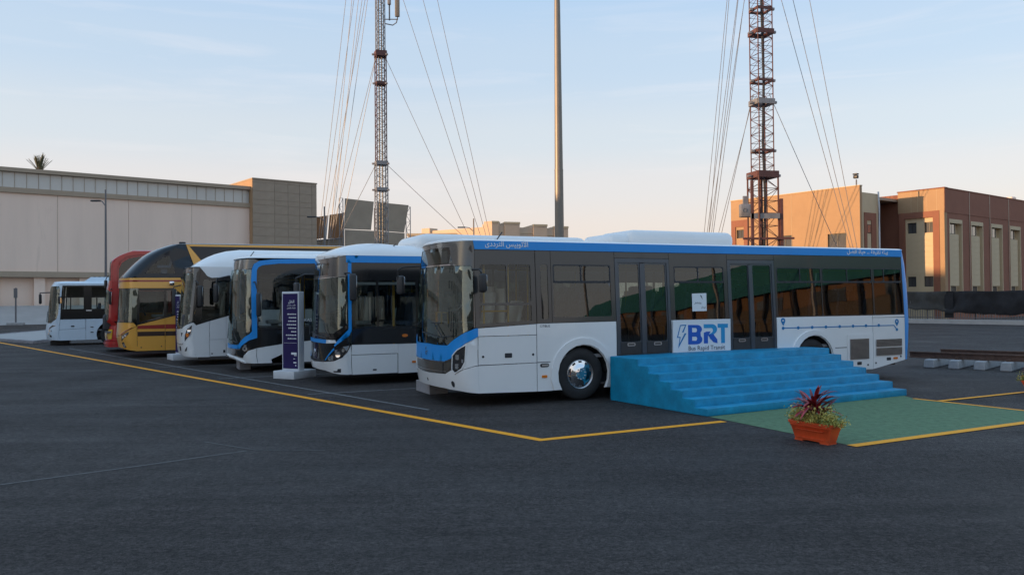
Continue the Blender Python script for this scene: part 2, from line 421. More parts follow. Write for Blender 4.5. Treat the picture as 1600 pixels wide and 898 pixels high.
def arch(cx, r, zc, zb, k=14, sy=1.0):
    """wheel opening from zb over the wheel, to be put in a panel outline going rearwards"""
    a0 = math.asin(max(-1, min(1, (zb-zc)/r)))
    return [(cx-r*math.cos(a0+(math.pi-2*a0)*i/k), zc+r*sy*math.sin(a0+(math.pi-2*a0)*i/k)) for i in range(k+1)]
def roof(S, name, zt, h, mat, parent, p=4., ramp=((-9, 1.), (99, 1.)), us=None, L=None, label=None):
    """crowned roof over the outline at height zt; h = crown, ramp = (x, factor) along the length"""
    L = L or S.L
    us = us or [S.c*(1-(i/14)**.8) for i in range(14)]+[0, .1, .25, .45, .7, 1., 1.4, 1.9, 2.6, 4, 6, L-.6, L-.25, L-.1, L]
    T = [0, .02, .05, .09, .15, .24, .36, .5, .64, .76, .85, .91, .95, .98, 1]
    def rf(x):
        for (a, fa), (b, fb) in zip(ramp, ramp[1:]):
            if x <= b:
                t = max(0, (x-a)/(b-a)); t = (1-(1-t)**2.2 if fb > fa else t*t*(3-2*t)) if fa != fb else 0
                return fa+(fb-fa)*t
        return ramp[-1][1]
    vs = []; fs = []; n = len(T)
    for u in us:
        a = Vector(S.P(u, zt)); b = Vector(S.P(2*S.c-u, zt))
        for t in T:
            q = a.lerp(b, t); k = (1-abs(2*t-1)**p)**.6
            q.z = zt+h*k*rf(q.x)*(min(1, (b.y-a.y)/1.2)**.5); vs.append(q)
    for i in range(len(us)-1):
        for j in range(n-1): fs.append((i*n+j, (i+1)*n+j, (i+1)*n+j+1, i*n+j+1))
    me = bpy.data.meshes.new(name); me.from_pydata([tuple(v) for v in vs], [], fs)
    me.polygons.foreach_set('use_smooth', [True]*len(fs)); me.update()
    o = link(name, me, mat, parent)
    if label: o['label'] = label
    return o
def rear(S, name, prof, mat, parent, x0, r=.14):
    """rear cap: prof = (z, x) pairs of the rear face"""
    vs = []; fs = []; rows = []
    for z, xr in prof:
        row = []
        yi = S.tum*max(0, z-S.ztum)
        for t in range(5): a = math.pi/2*t/4; row.append((x0+(xr-x0)*math.sin(a), yi+r*(1-math.cos(a)), z))
        row += [(x, S.W-y, z) for x, y, z in reversed(row)]; rows.append(row)
    n = len(rows[0])
    for row in rows: vs += row
    for i in range(len(rows)-1):
        for j in range(n-1): fs.append((i*n+j, i*n+j+1, (i+1)*n+j+1, (i+1)*n+j))
    me = bpy.data.meshes.new(name); me.from_pydata(vs, [], fs); me.polygons.foreach_set('use_smooth', [True]*len(fs)); me.update()
    me.set_sharp_from_angle(angle=R(50))
    return link(name, me, mat, parent)
_WH = {}
def wheel(parent, x, y, r=.49, w=.29, chrome=True, side=-1):
    """tyre with rim and hub cap; side -1 faces the near side"""
    key = (r, chrome)
    if key not in _WH:
        b = MB(); k = w/2
        prof = [(r*.56, -k*.82), (r*.62, -k*.95), (r*.75, -k), (r*.9, -k*.97), (r*.965, -k*.86), (r, -k*.68), (r, -k*.35), (r*.985, -k*.33), (r*.985, -k*.27), (r, -k*.25), (r, k*.25), (r*.985, k*.27), (r*.985, k*.33), (r, k*.35), (r, k*.7), (r*.95, k*.9), (r*.75, k), (r*.56, k*.8)]
        b.lathe(prof, 48)
        t = b.obj('wheel', M['rubber'])
        b = MB(); b.lathe([(r*.57, -k*.84), (r*.555, -k*.9), (r*.53, -k*.86), (r*.5, -k*.6), (r*.44, -k*.45), (0.001, -k*.4)], 40)
        rim = b.obj('rim', M['alu'], t)
        # hub cap: domed chrome disc with ten oval openings round it
        vs = []; fs = []; n = 40; rr = [(.0, -1.14), (.10, -1.14), (.115, -1.06), (.2, -1.04), (.28, -1.0), (.34, -.9), (.43, -.85), (.50, -.8), (.525, -.78)]
        for a, h in rr:
            for i in range(n):
                ph = 2*math.pi*i/n
                vs.append((r*a*math.cos(ph), k*h, r*a*math.sin(ph)))
        for i in range(len(rr)-1):
            for j in range(n):
                if i == 6 and j % 4 in (1, 2): continue
                fs.append((i*n+j, i*n+(j+1) % n, (i+1)*n+(j+1) % n, (i+1)*n+j))
        b = MB(); b.add(vs, fs, True); b.obj('hub_cap', M['chrome'] if chrome else M['alu'], t)
        b = MB()
        for i in range(10):
            ph = 2*math.pi*(i+.5)/10
            b.tube([(r*.2*math.cos(ph), -k*1.0, r*.2*math.sin(ph)), (r*.2*math.cos(ph), -k*1.16, r*.2*math.sin(ph))], .012, 6)
        b.obj('wheel_nuts', M['alu'], t)
        _WH[key] = t; c = t; c.parent = parent
    else: c = dup(_WH[key], parent)
    c.location = (x, y, r); c.rotation_euler = (0, 0, 0 if side < 0 else math.pi)
    return c
_SEAT = {}
def seat(parent, x, y, z, rz=0, wide=.45, mat='seat'):
    if (wide, mat) not in _SEAT:
        b = MB(); b.rbox((0, 0, .42), (.45, wide, .1), .03, 2)
        b.rbox((.24, 0, .75), (.09, wide, .62), .03, 2, Matrix.Rotation(R(8), 4, 'Y'))
        b.rbox((.28, 0, 1.1), (.08, wide*.6, .16), .03, 2)
        b.box(-.1, .1, -.05, .05, 0, .38)
        o = b.obj('seat', M[mat], parent); _SEAT[(wide, mat)] = o
    else: o = dup(_SEAT[(wide, mat)], parent)
    o.location = (x, y, z); o.rotation_euler = (0, 0, rz); return o
def interior(S, root, x1, zf=.55, zc=2.72, seats=True, driver_y=None, matseat='seat'):
    b = MB(); b.box(-S.xc*.55, x1, .06, S.W-.06, zf-.06, zf); b.obj('cabin_floor', M['floor'], root)
    b = MB(); b.box(-S.xc*.3, x1, .22, S.W-.22, zc, zc+.03); b.obj('ceiling', M['trim'], root)
    b = MB(); b.box(x1-.05, x1, .15, S.W-.15, zf, zc); b.obj('rear_bulkhead', M['trim'], root)
    yc = S.W/2
    # dashboard, steering wheel, driver seat
    b = MB(); b.rbox((-S.xc*.25, yc, zf+.32), (.42, S.W*.82, .62), .1, 3); b.rbox((-.02, S.W-.75, zf+.70), (.3, .6, .2), .07, 3); b.obj('dashboard', M['dash'], root)
    b = MB(); T = Matrix.Translation((.2, S.W-.72, zf+.82)) @ Matrix.Rotation(R(-28), 4, 'Y')
    ring = [T @ Vector((.23*math.cos(a), .23*math.sin(a), 0)) for a in [2*math.pi*i/20 for i in range(21)]]
    b.tube(ring, .018, 6, False); b.tube([T @ Vector((0, .2, 0)), T @ Vector((0, -.2, 0))], .018, 6); b.tube([T @ Vector((0, 0, 0)), T @ Vector((0, 0, -.3))], .03, 6)
    b.obj('steering_wheel', M['plastic'], root)
    seat(root, .75, S.W-.72, zf+.12, 0, .5, 'trim')
    if seats:
        x = 1.9
        while x < x1-.8:
            for y in (.38, .86, S.W-.86, S.W-.38): seat(root, x, y, zf+.1, 0, .44, matseat)
            x += .82
    # handrails
    for (x, y) in ((1.25, .55), (1.6, S.W-.75), (2.5, .95), (4.1, S.W-.95), (4.6, .95), (6.2, .95), (7.4, S.W-.95), (8.6, .95)):
        if x < x1-.3:
            b = MB(); b.tube([(x, y, zf), (x, y, zc)], .018, 6); b.obj('grab_pole', M['yellow'], root)
    for y in (.75, S.W-.75):
        b = MB(); b.tube([(1.2, y, zc-.22), (x1-.4, y, zc-.22)], .016, 6); b.obj('ceiling_rail', M['yellow'], root)
def far_side(S, root, body, x0, x1, z0, zb, zt, ztop, glass='glass', frame='black'):
    """plain far flank: lower panel, row of panes between posts, top strip"""
    f = S.far; b = patch
    b(S, 'side_panel', [(f(x1), z0), (f(x0), z0), (f(x0), zb), (f(x1), zb)], M[body], root)
    b(S, 'cant_panel', [(f(x1), zt)]+[(f(x0+(S.ck(zt+(ztop-zt)*i/6) if S.split == 2 else S.rk(zt+(ztop-zt)*i/6) if S.split else 0)), zt+(ztop-zt)*i/6) for i in range(7)]+[(f(x1), ztop)], M[frame], root)
    x = x0
    while x < x1-.3:
        xe = min(x+1.35, x1-.06)
        b(S, 'window_pane', rect(f(xe), f(x+.06), zb+.01, zt-.01, .05), M[glass], root, off=-.01, thick=.006)
        b(S, 'window_post', rect(f(x+.06)+.004, f(x)-.004, zb+.002, zt-.002), M[frame], root)
        x = xe
def cluster(S, root, pts, parent, mat='lamp', r=.05):
    for u, z in pts:
        patch(S, 'lamp', disc(u, z, r), M[mat], parent, off=.022, thick=.012)
def mirror_near(root, arm, c, size, rot=0, armr=.018):
    b = MB(); b.rbox((0, 0, 0), size, .045, 3)
    o = b.obj('side_mirror', M['plastic'], root); o.location = c; o.rotation_euler = (0, 0, rot)
    inv = Matrix.Translation(c) @ Matrix.Rotation(rot, 4, 'Z'); inv.invert()
    b = MB(); b.tube([inv @ Vector(p) for p in arm], armr, 6); b.obj('mirror_arm', M['plastic'], o)
    b = MB(); b.rbox((size[0]/2+.004, 0, 0), (.008, size[1]*.8, size[2]*.85), .003, 1); b.obj('mirror_glass', M['chrome'], o)
    return o
def wipers(S, root, segs):
    for pts in segs:
        b = MB(); b.tube([S.P(u, z, .035) for u, z in pts], .011, 5); b.obj('wiper', M['plastic'], root)

# ------------------------------------------------------------ ground, roads, markings (setting)
def ground_mat():
    m, t, b = node_mat('asphalt'); L = t.links; nn = t.nodes.new
    tc = nn('ShaderNodeTexCoord')
    def noise(scale, det=6, ro=.6, src=None):
        n = nn('ShaderNodeTexNoise'); n.inputs['Scale'].default_value = scale; n.inputs['Detail'].default_value = det; n.inputs['Roughness'].default_value = ro
        L.new(src or tc.outputs['Object'], n.inputs[0]); return n.outputs[0]
    def ramp(src, a, ca, z, cz):
        r = nn('ShaderNodeValToRGB'); r.color_ramp.elements[0].position = a; r.color_ramp.elements[1].position = z
        r.color_ramp.elements[0].color = (*ca, 1); r.color_ramp.elements[1].color = (*cz, 1); L.new(src, r.inputs[0]); return r.outputs[0]
    def mul(a, b2, f=1.):
        x = nn('ShaderNodeMix'); x.data_type = 'RGBA'; x.blend_type = 'MULTIPLY'; x.inputs['Factor'].default_value = f
        L.new(a, x.inputs['A']); L.new(b2, x.inputs['B']); return x.outputs['Result']
    base = ramp(noise(.22, 5), .3, (.0285, .0243, .0230), .72, (.0415, .0365, .0350))
    b.inputs['Specular IOR Level'].default_value = .22
    mp = nn('ShaderNodeMapping'); mp.inputs['Rotation'].default_value = (0, 0, R(-30)); mp.inputs['Scale'].default_value = (.10, 1.9, 1); L.new(tc.outputs['Object'], mp.inputs[0])
    streak = ramp(noise(1.0, 6, .6, mp.outputs[0]), .32, (.80, .80, .80), .68, (1.22, 1.22, 1.22))
    mid = ramp(noise(7.5, 5, .75), .32, (.62, .62, .62), .68, (1.42, 1.41, 1.40))
    grain = ramp(noise(22, 6, .95), .38, (.15, .15, .16), .62, (2.4, 2.4, 2.38))
    fine = ramp(noise(95, 4, .95), .38, (.15, .15, .15), .62, (2.3, 2.3, 2.3))
    c = mul(mul(mul(mul(base, streak), mid), grain), fine)
    # a few oil spots
    oil = ramp(noise(1.1, 3, .5), .68, (1, 1, 1), .76, (.55, .55, .56)); c = mul(c, oil)
    vo = nn('ShaderNodeTexVoronoi'); vo.inputs['Scale'].default_value = 34; L.new(tc.outputs['Object'], vo.inputs[0])
    chips = ramp(vo.outputs['Distance'], .0, (1, 1, 1), .13, (0, 0, 0))
    gate = ramp(noise(4., 3), .52, (0, 0, 0), .66, (1, 1, 1))
    cm = nn('ShaderNodeMix'); cm.data_type = 'RGBA'; cm.inputs['B'].default_value = (.11, .105, .10, 1)
    f = mul(chips, gate); L.new(f, cm.inputs['Factor']); L.new(c, cm.inputs['A'])
    # dusty worn blotches
    du = nn('ShaderNodeMix'); du.data_type = 'RGBA'; du.inputs['B'].default_value = (.066, .061, .057, 1)
    L.new(ramp(noise(.75, 9, .72), .60, (0, 0, 0), .82, (.5, .5, .5)), du.inputs['Factor']); L.new(cm.outputs['Result'], du.inputs['A'])
    L.new(du.outputs['Result'], b.inputs['Base Color'])
    L.new(ramp(noise(.5, 4), .3, (.62, .62, .62), .7, (.86, .86, .86)), b.inputs['Roughness'])
    bp = nn('ShaderNodeBump'); bp.inputs['Strength'].default_value = 1.0; bp.inputs['Distance'].default_value = .02
    L.new(noise(45, 5, .75), bp.inputs['Height']); L.new(bp.outputs[0], b.inputs['Normal'])
    return m
def worn_paint(name, col, thin=.46, under=(.030, .027, .025)):
    m, t, b = node_mat(name); L = t.links; tc = t.nodes.new('ShaderNodeTexCoord')
    n = t.nodes.new('ShaderNodeTexNoise'); n.inputs['Scale'].default_value = 16; n.inputs['Detail'].default_value = 10; n.inputs['Roughness'].default_value = .75
    L.new(tc.outputs['Object'], n.inputs[0]); r = t.nodes.new('ShaderNodeValToRGB')
    r.color_ramp.elements[0].position = thin-.12; r.color_ramp.elements[1].position = thin
    r.color_ramp.elements[0].color = (*under, 1); r.color_ramp.elements[1].color = (*col, 1)
    e = r.color_ramp.elements.new(min(.99, thin+.25)); e.color = (*[min(1, c*1.12) for c in col], 1)
    L.new(n.outputs[0], r.inputs[0]); L.new(r.outputs[0], b.inputs['Base Color']); b.inputs['Roughness'].default_value = .7
    n2 = t.nodes.new('ShaderNodeTexNoise'); n2.inputs['Scale'].default_value = 80; L.new(tc.outputs['Object'], n2.inputs[0])
    bp = t.nodes.new('ShaderNodeBump'); bp.inputs['Strength'].default_value = .4; bp.inputs['Distance'].default_value = .01
    L.new(n2.outputs[0], bp.inputs['Height']); L.new(bp.outputs[0], b.inputs['Normal'])
    return m
M['asphalt'] = ground_mat()
M['yline'] = worn_paint('yellow_road_paint', (.95, .37, .004), .32)
M['wline'] = worn_paint('white_road_paint', (.26, .26, .26), .50)
M['faint'] = worn_paint('faded_seam', (.105, .100, .098), .50, (.040, .036, .035))
M['matgreen'] = pmat('green_ground_paint', (.105, .195, .10), .85, vary=.30, vscale=9, bump=.8, bscale=60, dirt=((.05, .085, .06), 14, .60))
M['sidewalk'] = pmat('pale_paving', (.40, .385, .37), .85, vary=.08, vscale=.7, bump=.15, bscale=20)
M['kerb'] = pmat('kerb_concrete', (.42, .41, .40), .85, vary=.15, vscale=2, bump=.3, bscale=30)
M['sand'] = pmat('sandy_ground', (.34, .29, .23), .95, vary=.15, vscale=.05)

def sheet(name, poly, z, mat, kind='structure'):
    me = bpy.data.meshes.new(name); me.from_pydata([(x, y, z) for x, y in poly], [], [tuple(range(len(poly)))]); me.update()
    bm = bmesh.new(); bm.from_mesh(me); bmesh.ops.recalc_face_normals(bm, faces=bm.faces)
    if bm.faces and list(bm.faces)[0].normal.z < 0: bmesh.ops.reverse_faces(bm, faces=bm.faces)
    bm.to_mesh(me); bm.free()
    return tag(link(name, me, mat), kind=kind)
def strip(name, pts, wd, z, mat):
    """painted line along pts, mitred"""
    P = [Vector((x, y)) for x, y in pts]; l, r = [], []
    for i, p in enumerate(P):
        d0 = (p-P[i-1]).normalized() if i else (P[1]-p).normalized()
        d1 = (P[i+1]-p).normalized() if i+1 < len(P) else d0
        n = (Vector((-d0.y, d0.x))+Vector((-d1.y, d1.x))).normalized(); k = wd/2/max(.3, n.dot(Vector((-d1.y, d1.x))))
        l.append(p+n*k); r.append(p-n*k)
    return sheet(name, [tuple(v) for v in l]+[tuple(v) for v in reversed(r)], z, mat)
sheet('ground', [(-900, -300), (900, -300), (900, 2200), (-900, 2200)], -.02, M['sand'])
sheet('parking_lot', [(-120, -70), (110, -70), (110, 130), (-120, 130)], 0., M['asphalt'])
strip('yellow_line', [(-24.9, 39.8), (.37, 11.11), (3.22, 12.60)], .15, .004, M['yline'])
strip('yellow_line', [(4.28, 10.44), (12.5, 14.82)], .15, .008, M['yline'])
strip('yellow_line', [(7.35, 15.12), (9.6, 11.3)], .10, .008, M['yline'])
strip('yellow_line', [(7.55, 14.67), (13, 17.6)], .11, .012, M['yline'])
sheet('green_pavement', [(3.11, 13.10), (4.30, 10.47), (8.70, 12.81), (7.36, 15.15), (7.40, 15.60)], .004, M['matgreen'])
strip('white_line', [(-18.3, 33.95), (-1.45, 14.2)], .06, .004, M['wline'])
for (x, y) in ((-4.15, 16.65), (-7.2, 20.15), (-10.3, 23.7), (-12.9, 27.0), (-16.3, 31.0)):
    strip('white_line', [(x, y), (x+.9077*7, y+.4197*7)], .07, .008, M['wline'])
strip('faded_line', [(-5.6, 8.5), (-4.4, 9.55), (-3.4, 10.5)], .05, .004, M['faint'])
strip('faded_line', [(-4.2, 11.2), (-3.3, 10.55), (-2.4, 10.5)], .03, .004, M['faint'])

# traffic island with kerb stones at the far left
isl = [(-21.9, 37.75), (-24.9, 40.25), (-27.3, 42.6), (-28.5, 44.6), (-28.9, 46.4), (-29.6, 52.6), (-27.4, 53.0), (-23.2, 45.0)]
b = MB(); b.prism([(x*.994-.12 if False else x, y) for x, y in isl], 0, .13); isle = tag(b.obj('traffic_island', M['sidewalk']), kind='structure')
cx = sum(p[0] for p in isl)/len(isl); cy = sum(p[1] for p in isl)/len(isl)
kproto = None
for i in range(len(isl)):
    a, c = Vector(isl[i]), Vector(isl[(i+1) % len(isl)]); n = max(1, round((c-a).length/.62)); d = (c-a)/n
    for j in range(n):
        p = a+d*(j+.5)
        if kproto is None:
            m_ = MB(); m_.rbox((0, 0, .082), (.60, .16, .168), .025, 1); kproto = m_.obj('kerb_stone', M['conblock'], isle); k = kproto
        else: k = kproto.copy(); COL.objects.link(k); k.parent = isle
        k.location = (p.x, p.y, random.uniform(-.012, .006)); k.rotation_euler = (0, 0, math.atan2(d.y, d.x)); k.scale = (d.length/.62, 1, 1)

# pale apron that slopes up to the left building
U1 = Vector((.7755, .6313)); V1 = Vector((-.6313, .7755))       # along and into the left building
W0 = Vector((-46.68, 75.0))                                      # a point of its facade
def lb(s, t, z): p = W0+U1*s+V1*t; return (p.x, p.y, z)
b = MB(); b.add([lb(-60, -6.4, 0), lb(27, -6.4, 0), lb(27, 0, 1.6), lb(-60, 0, 1.6), lb(-60, -6.4, -.3), lb(27, -6.4, -.3), lb(27, 0, -.3), lb(-60, 0, -.3)],
                [(0, 1, 2, 3), (4, 7, 6, 5), (0, 4, 5, 1), (1, 5, 6, 2), (3, 2, 6, 7), (0, 3, 7, 4)])
tag(b.obj('pale_apron', M['sidewalk']), kind='structure')

# ------------------------------------------------------------ bus 1: white and blue bus with the BRT board
HD = R(90-65.156)
def bus_root(name, label, x, y, group='buses parked in a slanting row', cat='bus'):
    return thing(name, label, cat, (x, y, 0), HD, group)
RK = ((.25, .07), (.5, 0), (1., 0), (2.35, .05), (3., .12))
def bus_one():
    S = Surf(10.66, 2.55, .5, 3.0, rake=RK); c = S.c
    t = bus_root('transit_bus', 'white and blue city bus nearest in the row, standing behind the blue steps', -.6099, 14.4284)
    g = lambda n, poly, m, par=t, **k: patch(S, n, poly, M[m], par, **k)
    # lower flank
    g('side_panel', [(.006, .25), (1.152, .222), (1.152, .735), (.006, .73)], 'white')
    h = g('locker_door', [(.012, .744), (1.152, .746), (1.152, 1.238), (.012, 1.238)], 'white')
    g('latch', rect(.52, .66, .851, .934, .01, 2), 'ink', h, off=.004); g('lock', disc(.10, .887, .022), 'ink', h, off=.004); g('lock', disc(1.08, .892, .022), 'ink', h, off=.004)
    g('side_panel', [(.006, 1.249), (1.152, 1.249), (1.152, 1.438), (.006, 1.386)], 'white')
    ar = arch(2.12, .53, .50, .22)
    g('side_panel', [(1.166, .222)]+ar+[(2.85, .222), (2.85, 1.452), (1.166, 1.443)], 'white')
    fl = arch(2.10, .665, .50, .23)
    fl2 = arch(2.12, .545, .50, .23)
    g('wheel_arch_trim', fl+[p for p in reversed(fl2)], 'white', off=.03, thick=.03)
    g('groove', [(1.166, .738), (1.43, .740), (1.43, .752), (1.166, .750)], 'ink', off=.003)
    g('marker_light', rect(1.255, 1.36, .46, .51, .012, 2), 'amber', off=.012)
    v = g('charge_flap', rect(1.222, 1.40, .655, .72, .03, 3), 'ink', off=.008)
    g('flap_rim', rect(1.25, 1.385, .675, .702, .012, 2), 'alu', v, off=.013, thick=.005)
    g('side_panel', rect(4.12, 5.545, .25, 1.45), 'white')
    ar2 = arch(7.83, .53, .52, .25)
    g('side_panel', [(6.80, .25)]+ar2+[(9.575, .25), (9.575, 1.452), (6.80, 1.456)], 'white')
    f2 = arch(7.80, .66, .51, .25); f3 = arch(7.83, .545, .52, .25)
    g('wheel_arch_trim', f2+[p for p in reversed(f3)], 'white', off=.03, thick=.03)
    g('groove', [(8.42, .757), (8.78, .757), (8.78, .770), (8.42, .770)], 'ink', off=.003)
    h = g('vent_door', rect(8.79, 9.566, .262, 1.042), 'white', off=.012, thick=.008)
    def mesh_grille(u0, u1, z0, z1, par):
        gr = g('vent_grille', rect(u0, u1, z0, z1), 'plastic', par, off=.014, thick=.004)
        m_ = MB(); 
        nz = int((z1-z0)/.026); nu = int((u1-u0)/.03)
        for i in range(nz+1):
            z = z0+(z1-z0)*i/nz; m_.box(u0, u1, -.022, -.016, z-.0045, z+.0045)
        for i in range(nu+1):
            u = u0+(u1-u0)*i/nu; m_.box(u-.004, u+.004, -.020, -.015, z0, z1)
        tag(m_.obj('mesh', M['alu'], gr), kind='stuff')
    mesh_grille(8.866, 9.435, .495, .937, h)
    g('latch', rect(9.075, 9.205, .366, .434, .01, 2), 'ink', h, off=.018); g('lock', disc(9.40, .355, .022), 'ink', h, off=.018)
    h = g('engine_door', [(9.59, .256), (10.592, .425), (10.592, 1.392), (9.59, 1.398)], 'white')
    mesh_grille(9.672, 10.47, .752, .905, h); mesh_grille(9.672, 10.47, .555, .715, h)
    g('latch', rect(10.0, 10.13, .43, .495, .01, 2), 'ink', h, off=.005); g('lock', disc(9.66, .385, .022), 'ink', h, off=.005); g('lock', disc(10.45, .505, .022), 'ink', h, off=.005)
    g('marker_light', rect(10.21, 10.34, .45, .495, .012, 2), 'amber', h, off=.014)
    g('side_panel', rect(9.59, 10.592, 1.406, 1.452), 'white')
    # glazed band
    def fr(u0, u1, holes, bl, br):
        return g('window_frame', [(u0, bl), (u1, br), (u1, 2.772), (u0, 2.772)], 'smoke', holes=[rect(*h, .035, 3) for h in holes], thick=.035)
    UL = (.05, .585, 1.83, 2.512); UR = (.607, 1.068, 1.83, 2.516)
    low = [(.046, 1.462), (1.068, 1.508), (1.068, 1.785), (.046, 1.785)]
    patch(S, 'window_frame', [(-.04, 1.40), (1.162, 1.447), (1.162, 2.772), (-.06, 2.772)], M['smoke'], t, holes=[rect(*UL, .04, 3), rect(*UR, .04, 3), low], thick=.035)
    for w_ in (UL, UR): g('window_pane', rect(w_[0]-.004, w_[1]+.004, w_[2]-.004, w_[3]+.004), 'glass', off=-.012, thick=.006)
    g('window_pane', low, 'glass', off=-.012, thick=.006)
    fr(1.175, 1.482, [(1.272, 1.42, 1.52, 2.525)], 1.45, 1.455); g('window_pane', rect(1.27, 1.422, 1.518, 2.527), 'glassdark', off=-.010, thick=.006)
    fr(1.490, 2.853, [(1.53, 2.76, 1.555, 2.52)], 1.455, 1.46)
    def opening(u0, u1, zm, z0, z1, um, par=t, mat='glassdark'):
        g('window_pane', rect(u0-.003, u1+.003, z0-.003, zm), mat, off=-.010, thick=.006)
        p = g('vent_window', rect(u0+.004, u1-.004, zm+.016, z1, .03), mat, off=-.006, thick=.006)
        g('vent_frame', rect(u0+.0, u1-.0, zm+.004, z1+.003, .03), 'ink', p, off=.002, thick=.012, holes=[rect(u0+.022, um-.012, zm+.03, z1-.018, .03), rect(um+.012, u1-.022, zm+.03, z1-.018, .03)])
        g('rail', rect(u0, u1, zm-.008, zm+.004), 'ink', p, off=.0, thick=.012)
    opening(1.53, 2.76, 2.19, 1.555, 2.52, 2.118)
    fr(4.12, 5.545, [(4.225, 5.455, 1.46, 2.507)], 1.453, 1.453); opening(4.225, 5.455, 2.19, 1.46, 2.507, 4.81)
    w4 = [(6.85, 8.10), (8.125, 9.63), (9.675, 10.565)]
    fr(6.795, 10.592, [(a, b_, 1.475, 2.507) for a, b_ in w4], 1.458, 1.454)
    for (a, b_), um in zip(w4, (7.5, 8.87, 10.0)): opening(a, b_, 2.19, 1.475, 2.507, um)
    # doors
    for (d0, d1, a0, a1, b0, b1) in ((2.862, 4.112, 2.94, 3.424, 3.535, 4.044), (5.553, 6.786, 5.63, 6.105, 6.2, 6.712)):
        f_ = g('door_frame', rect(d0, d1, .80, 2.655), 'graph', holes=[rect(a0-.012, b1+.012, .81, 2.575)], off=.004, thick=.07)
        g('door_header', rect(d0, d1, 2.662, 2.772), 'smoke')
        for x0, x1 in ((a0, a1), (b0, b1)):
            l = g('door_leaf', rect(x0-.012, x1+.012, .815, 2.572), 'graph', holes=[rect(x0+.02, x1-.02, 1.06, 2.545, .03)], off=-.012, thick=.04)
            g('door_glass', rect(x0+.016, x1-.016, 1.056, 2.549), 'glassdark', l, off=-.022, thick=.006)
            g('kick_plate', rect(x0+.012, x1-.012, .83, 1.048), 'plastic', l, off=-.004, thick=.008)
            um = (x0+x1)/2
            hnd = g('handle', rect(um-.09, um+.09, .975, 1.035, .02, 2), 'alu', l, off=.006, thick=.012, holes=[rect(um-.07, um+.07, .99, 1.02, .008, 2)])
        mid = (a1+b0)/2
        g('door_seal', rect(mid-.05, mid+.05, .82, 2.56), 'graph', f_, off=.006, thick=.03)
        m_ = MB(); m_.box(d0+.02, d1-.02, .03, .55, .74, .80); m_.obj('door_step', M['plastic'], t)
    # blue cant rail, roof, pods
    band = g('cant_rail', [(-.06, 2.78), (10.60, 2.78), (10.62, 2.935), (-.10, 2.935)], 'blue', off=.012, thick=.03)
    f = lambda u0, z0, off: (lambda x, y: S.P(u0+x, z0+y, off))
    lettering(arabic('الأتوبيس الترددى'), .86, f(.175, 2.838, .016), 'lettering', M['whiteink'], band)
    lettering(arabic('بيئة نظيفة ... حياة أفضل'), 1.27, f(8.90, 2.838, .016), 'lettering', M['whiteink'], band)
    roof(S, 'roof', 2.935, .055, M['white'], t, p=6)
    m_ = MB(); m_.rbox((4.92, 1.27, 3.09), (2.66, 1.3, .37), .16, 5); m_.obj('roof_pod', M['white'], t)
    m_ = MB(); m_.rbox((3.42, 1.27, 3.06), (.50, 1.15, .26), .12, 5); m_.obj('roof_pod', M['white'], t)
    m_ = MB(); m_.tube([(.58, .5, 2.96), (.71, .5, 3.13)], .012, 6); m_.tube([(.57, .5, 2.955), (.59, .5, 2.985)], .03, 8); m_.obj('antenna', M['plastic'], t)
    # front
    ws = mirror_u(S, [(c, 1.10), (-1.08, 1.085), (-.645, 1.09), (-.48, 1.195), (-.24, 1.325), (-.115, 1.39), (-.085, 1.45), (-.085, 2.43), (-.14, 2.485), (c, 2.50)])
    g('windscreen', ws, 'glassfront', thick=.008)
    frit = mirror_u(S, [(c, 1.105), (-1.08, 1.09), (-.65, 1.095), (-.485, 1.2), (-.245, 1.33), (-.12, 1.395), (-.15, 1.41), (-.5, 1.375), (-1.0, 1.36), (c, 1.36)])
    g('windscreen_border', frit, 'black', off=-.010, thick=.01)
    disp = mirror_u(S, [(c, 2.535), (-.55, 2.535), (-.70, 2.835), (c, 2.842)])
    mask = mirror_u(S, [(c, 2.508), (-.14, 2.492), (-.075, 2.43), (-.075, 1.40), (-.05, 1.395), (-.07, 2.935), (-.1, 2.935), (c, 2.92)])
    g('front_mask', mask, 'maskgrey', holes=[disp], thick=.03)
    d_ = g('display_glass', disp, 'glassdark', off=-.008, thick=.006)
    g('display', mirror_u(S, [(c, 2.56), (-.8, 2.56), (-.86, 2.78), (c, 2.79)]), 'trim', d_, off=-.06, thick=.01)
    g('chrome_strip', mirror_u(S, [(c, 2.505), (-.6, 2.505), (-.6, 2.522), (c, 2.522)]), 'chrome', off=.012, thick=.014)
    bl = mirror_u(S, [(c, .79), (-1.1, .792), (-.74, .80), (-.545, .855), (-.487, .934), (-.38, 1.02), (-.227, 1.13), (.0, 1.244), (.0, 1.39), (-.04, 1.388), (-.238, 1.315), (-.475, 1.185), (-.642, 1.08), (-1.08, 1.075), (c, 1.09)])
    nb = g('nose_panel', bl, 'blue', off=.012, thick=.04)
    # falcon-like badge: three short feathers over a ring
    for du, z, a, l_ in ((-.03, .965, 60, .07), (.0, .955, 95, .06), (.03, .94, 20, .06)):
        u0 = c-.0+du; a = R(a); q = [(u0, z), (u0+l_*math.cos(a)-.012*math.sin(a), z+l_*math.sin(a)+.012*math.cos(a)), (u0+l_*math.cos(a)+.012*math.sin(a), z+l_*math.sin(a)-.012*math.cos(a))]
        g('badge', q, 'chrome', nb, off=.024, thick=.01)
    g('badge', disc(c+.01, .915, .036), 'chrome', nb, off=.024, thick=.01, holes=[disc(c+.014, .912, .018)])
    g('grille_trim', mirror_u(S, [(c, .772), (-.74, .778), (-.545, .835), (-.535, .85), (-.74, .795), (c, .788)]), 'chrome', off=.02, thick=.03)
    gr = g('grille', mirror_u(S, [(c, .562), (-.714, .585), (-.525, .668), (-.528, .84), (-.74, .775), (c, .77)]), 'grille', off=.0, thick=.02)
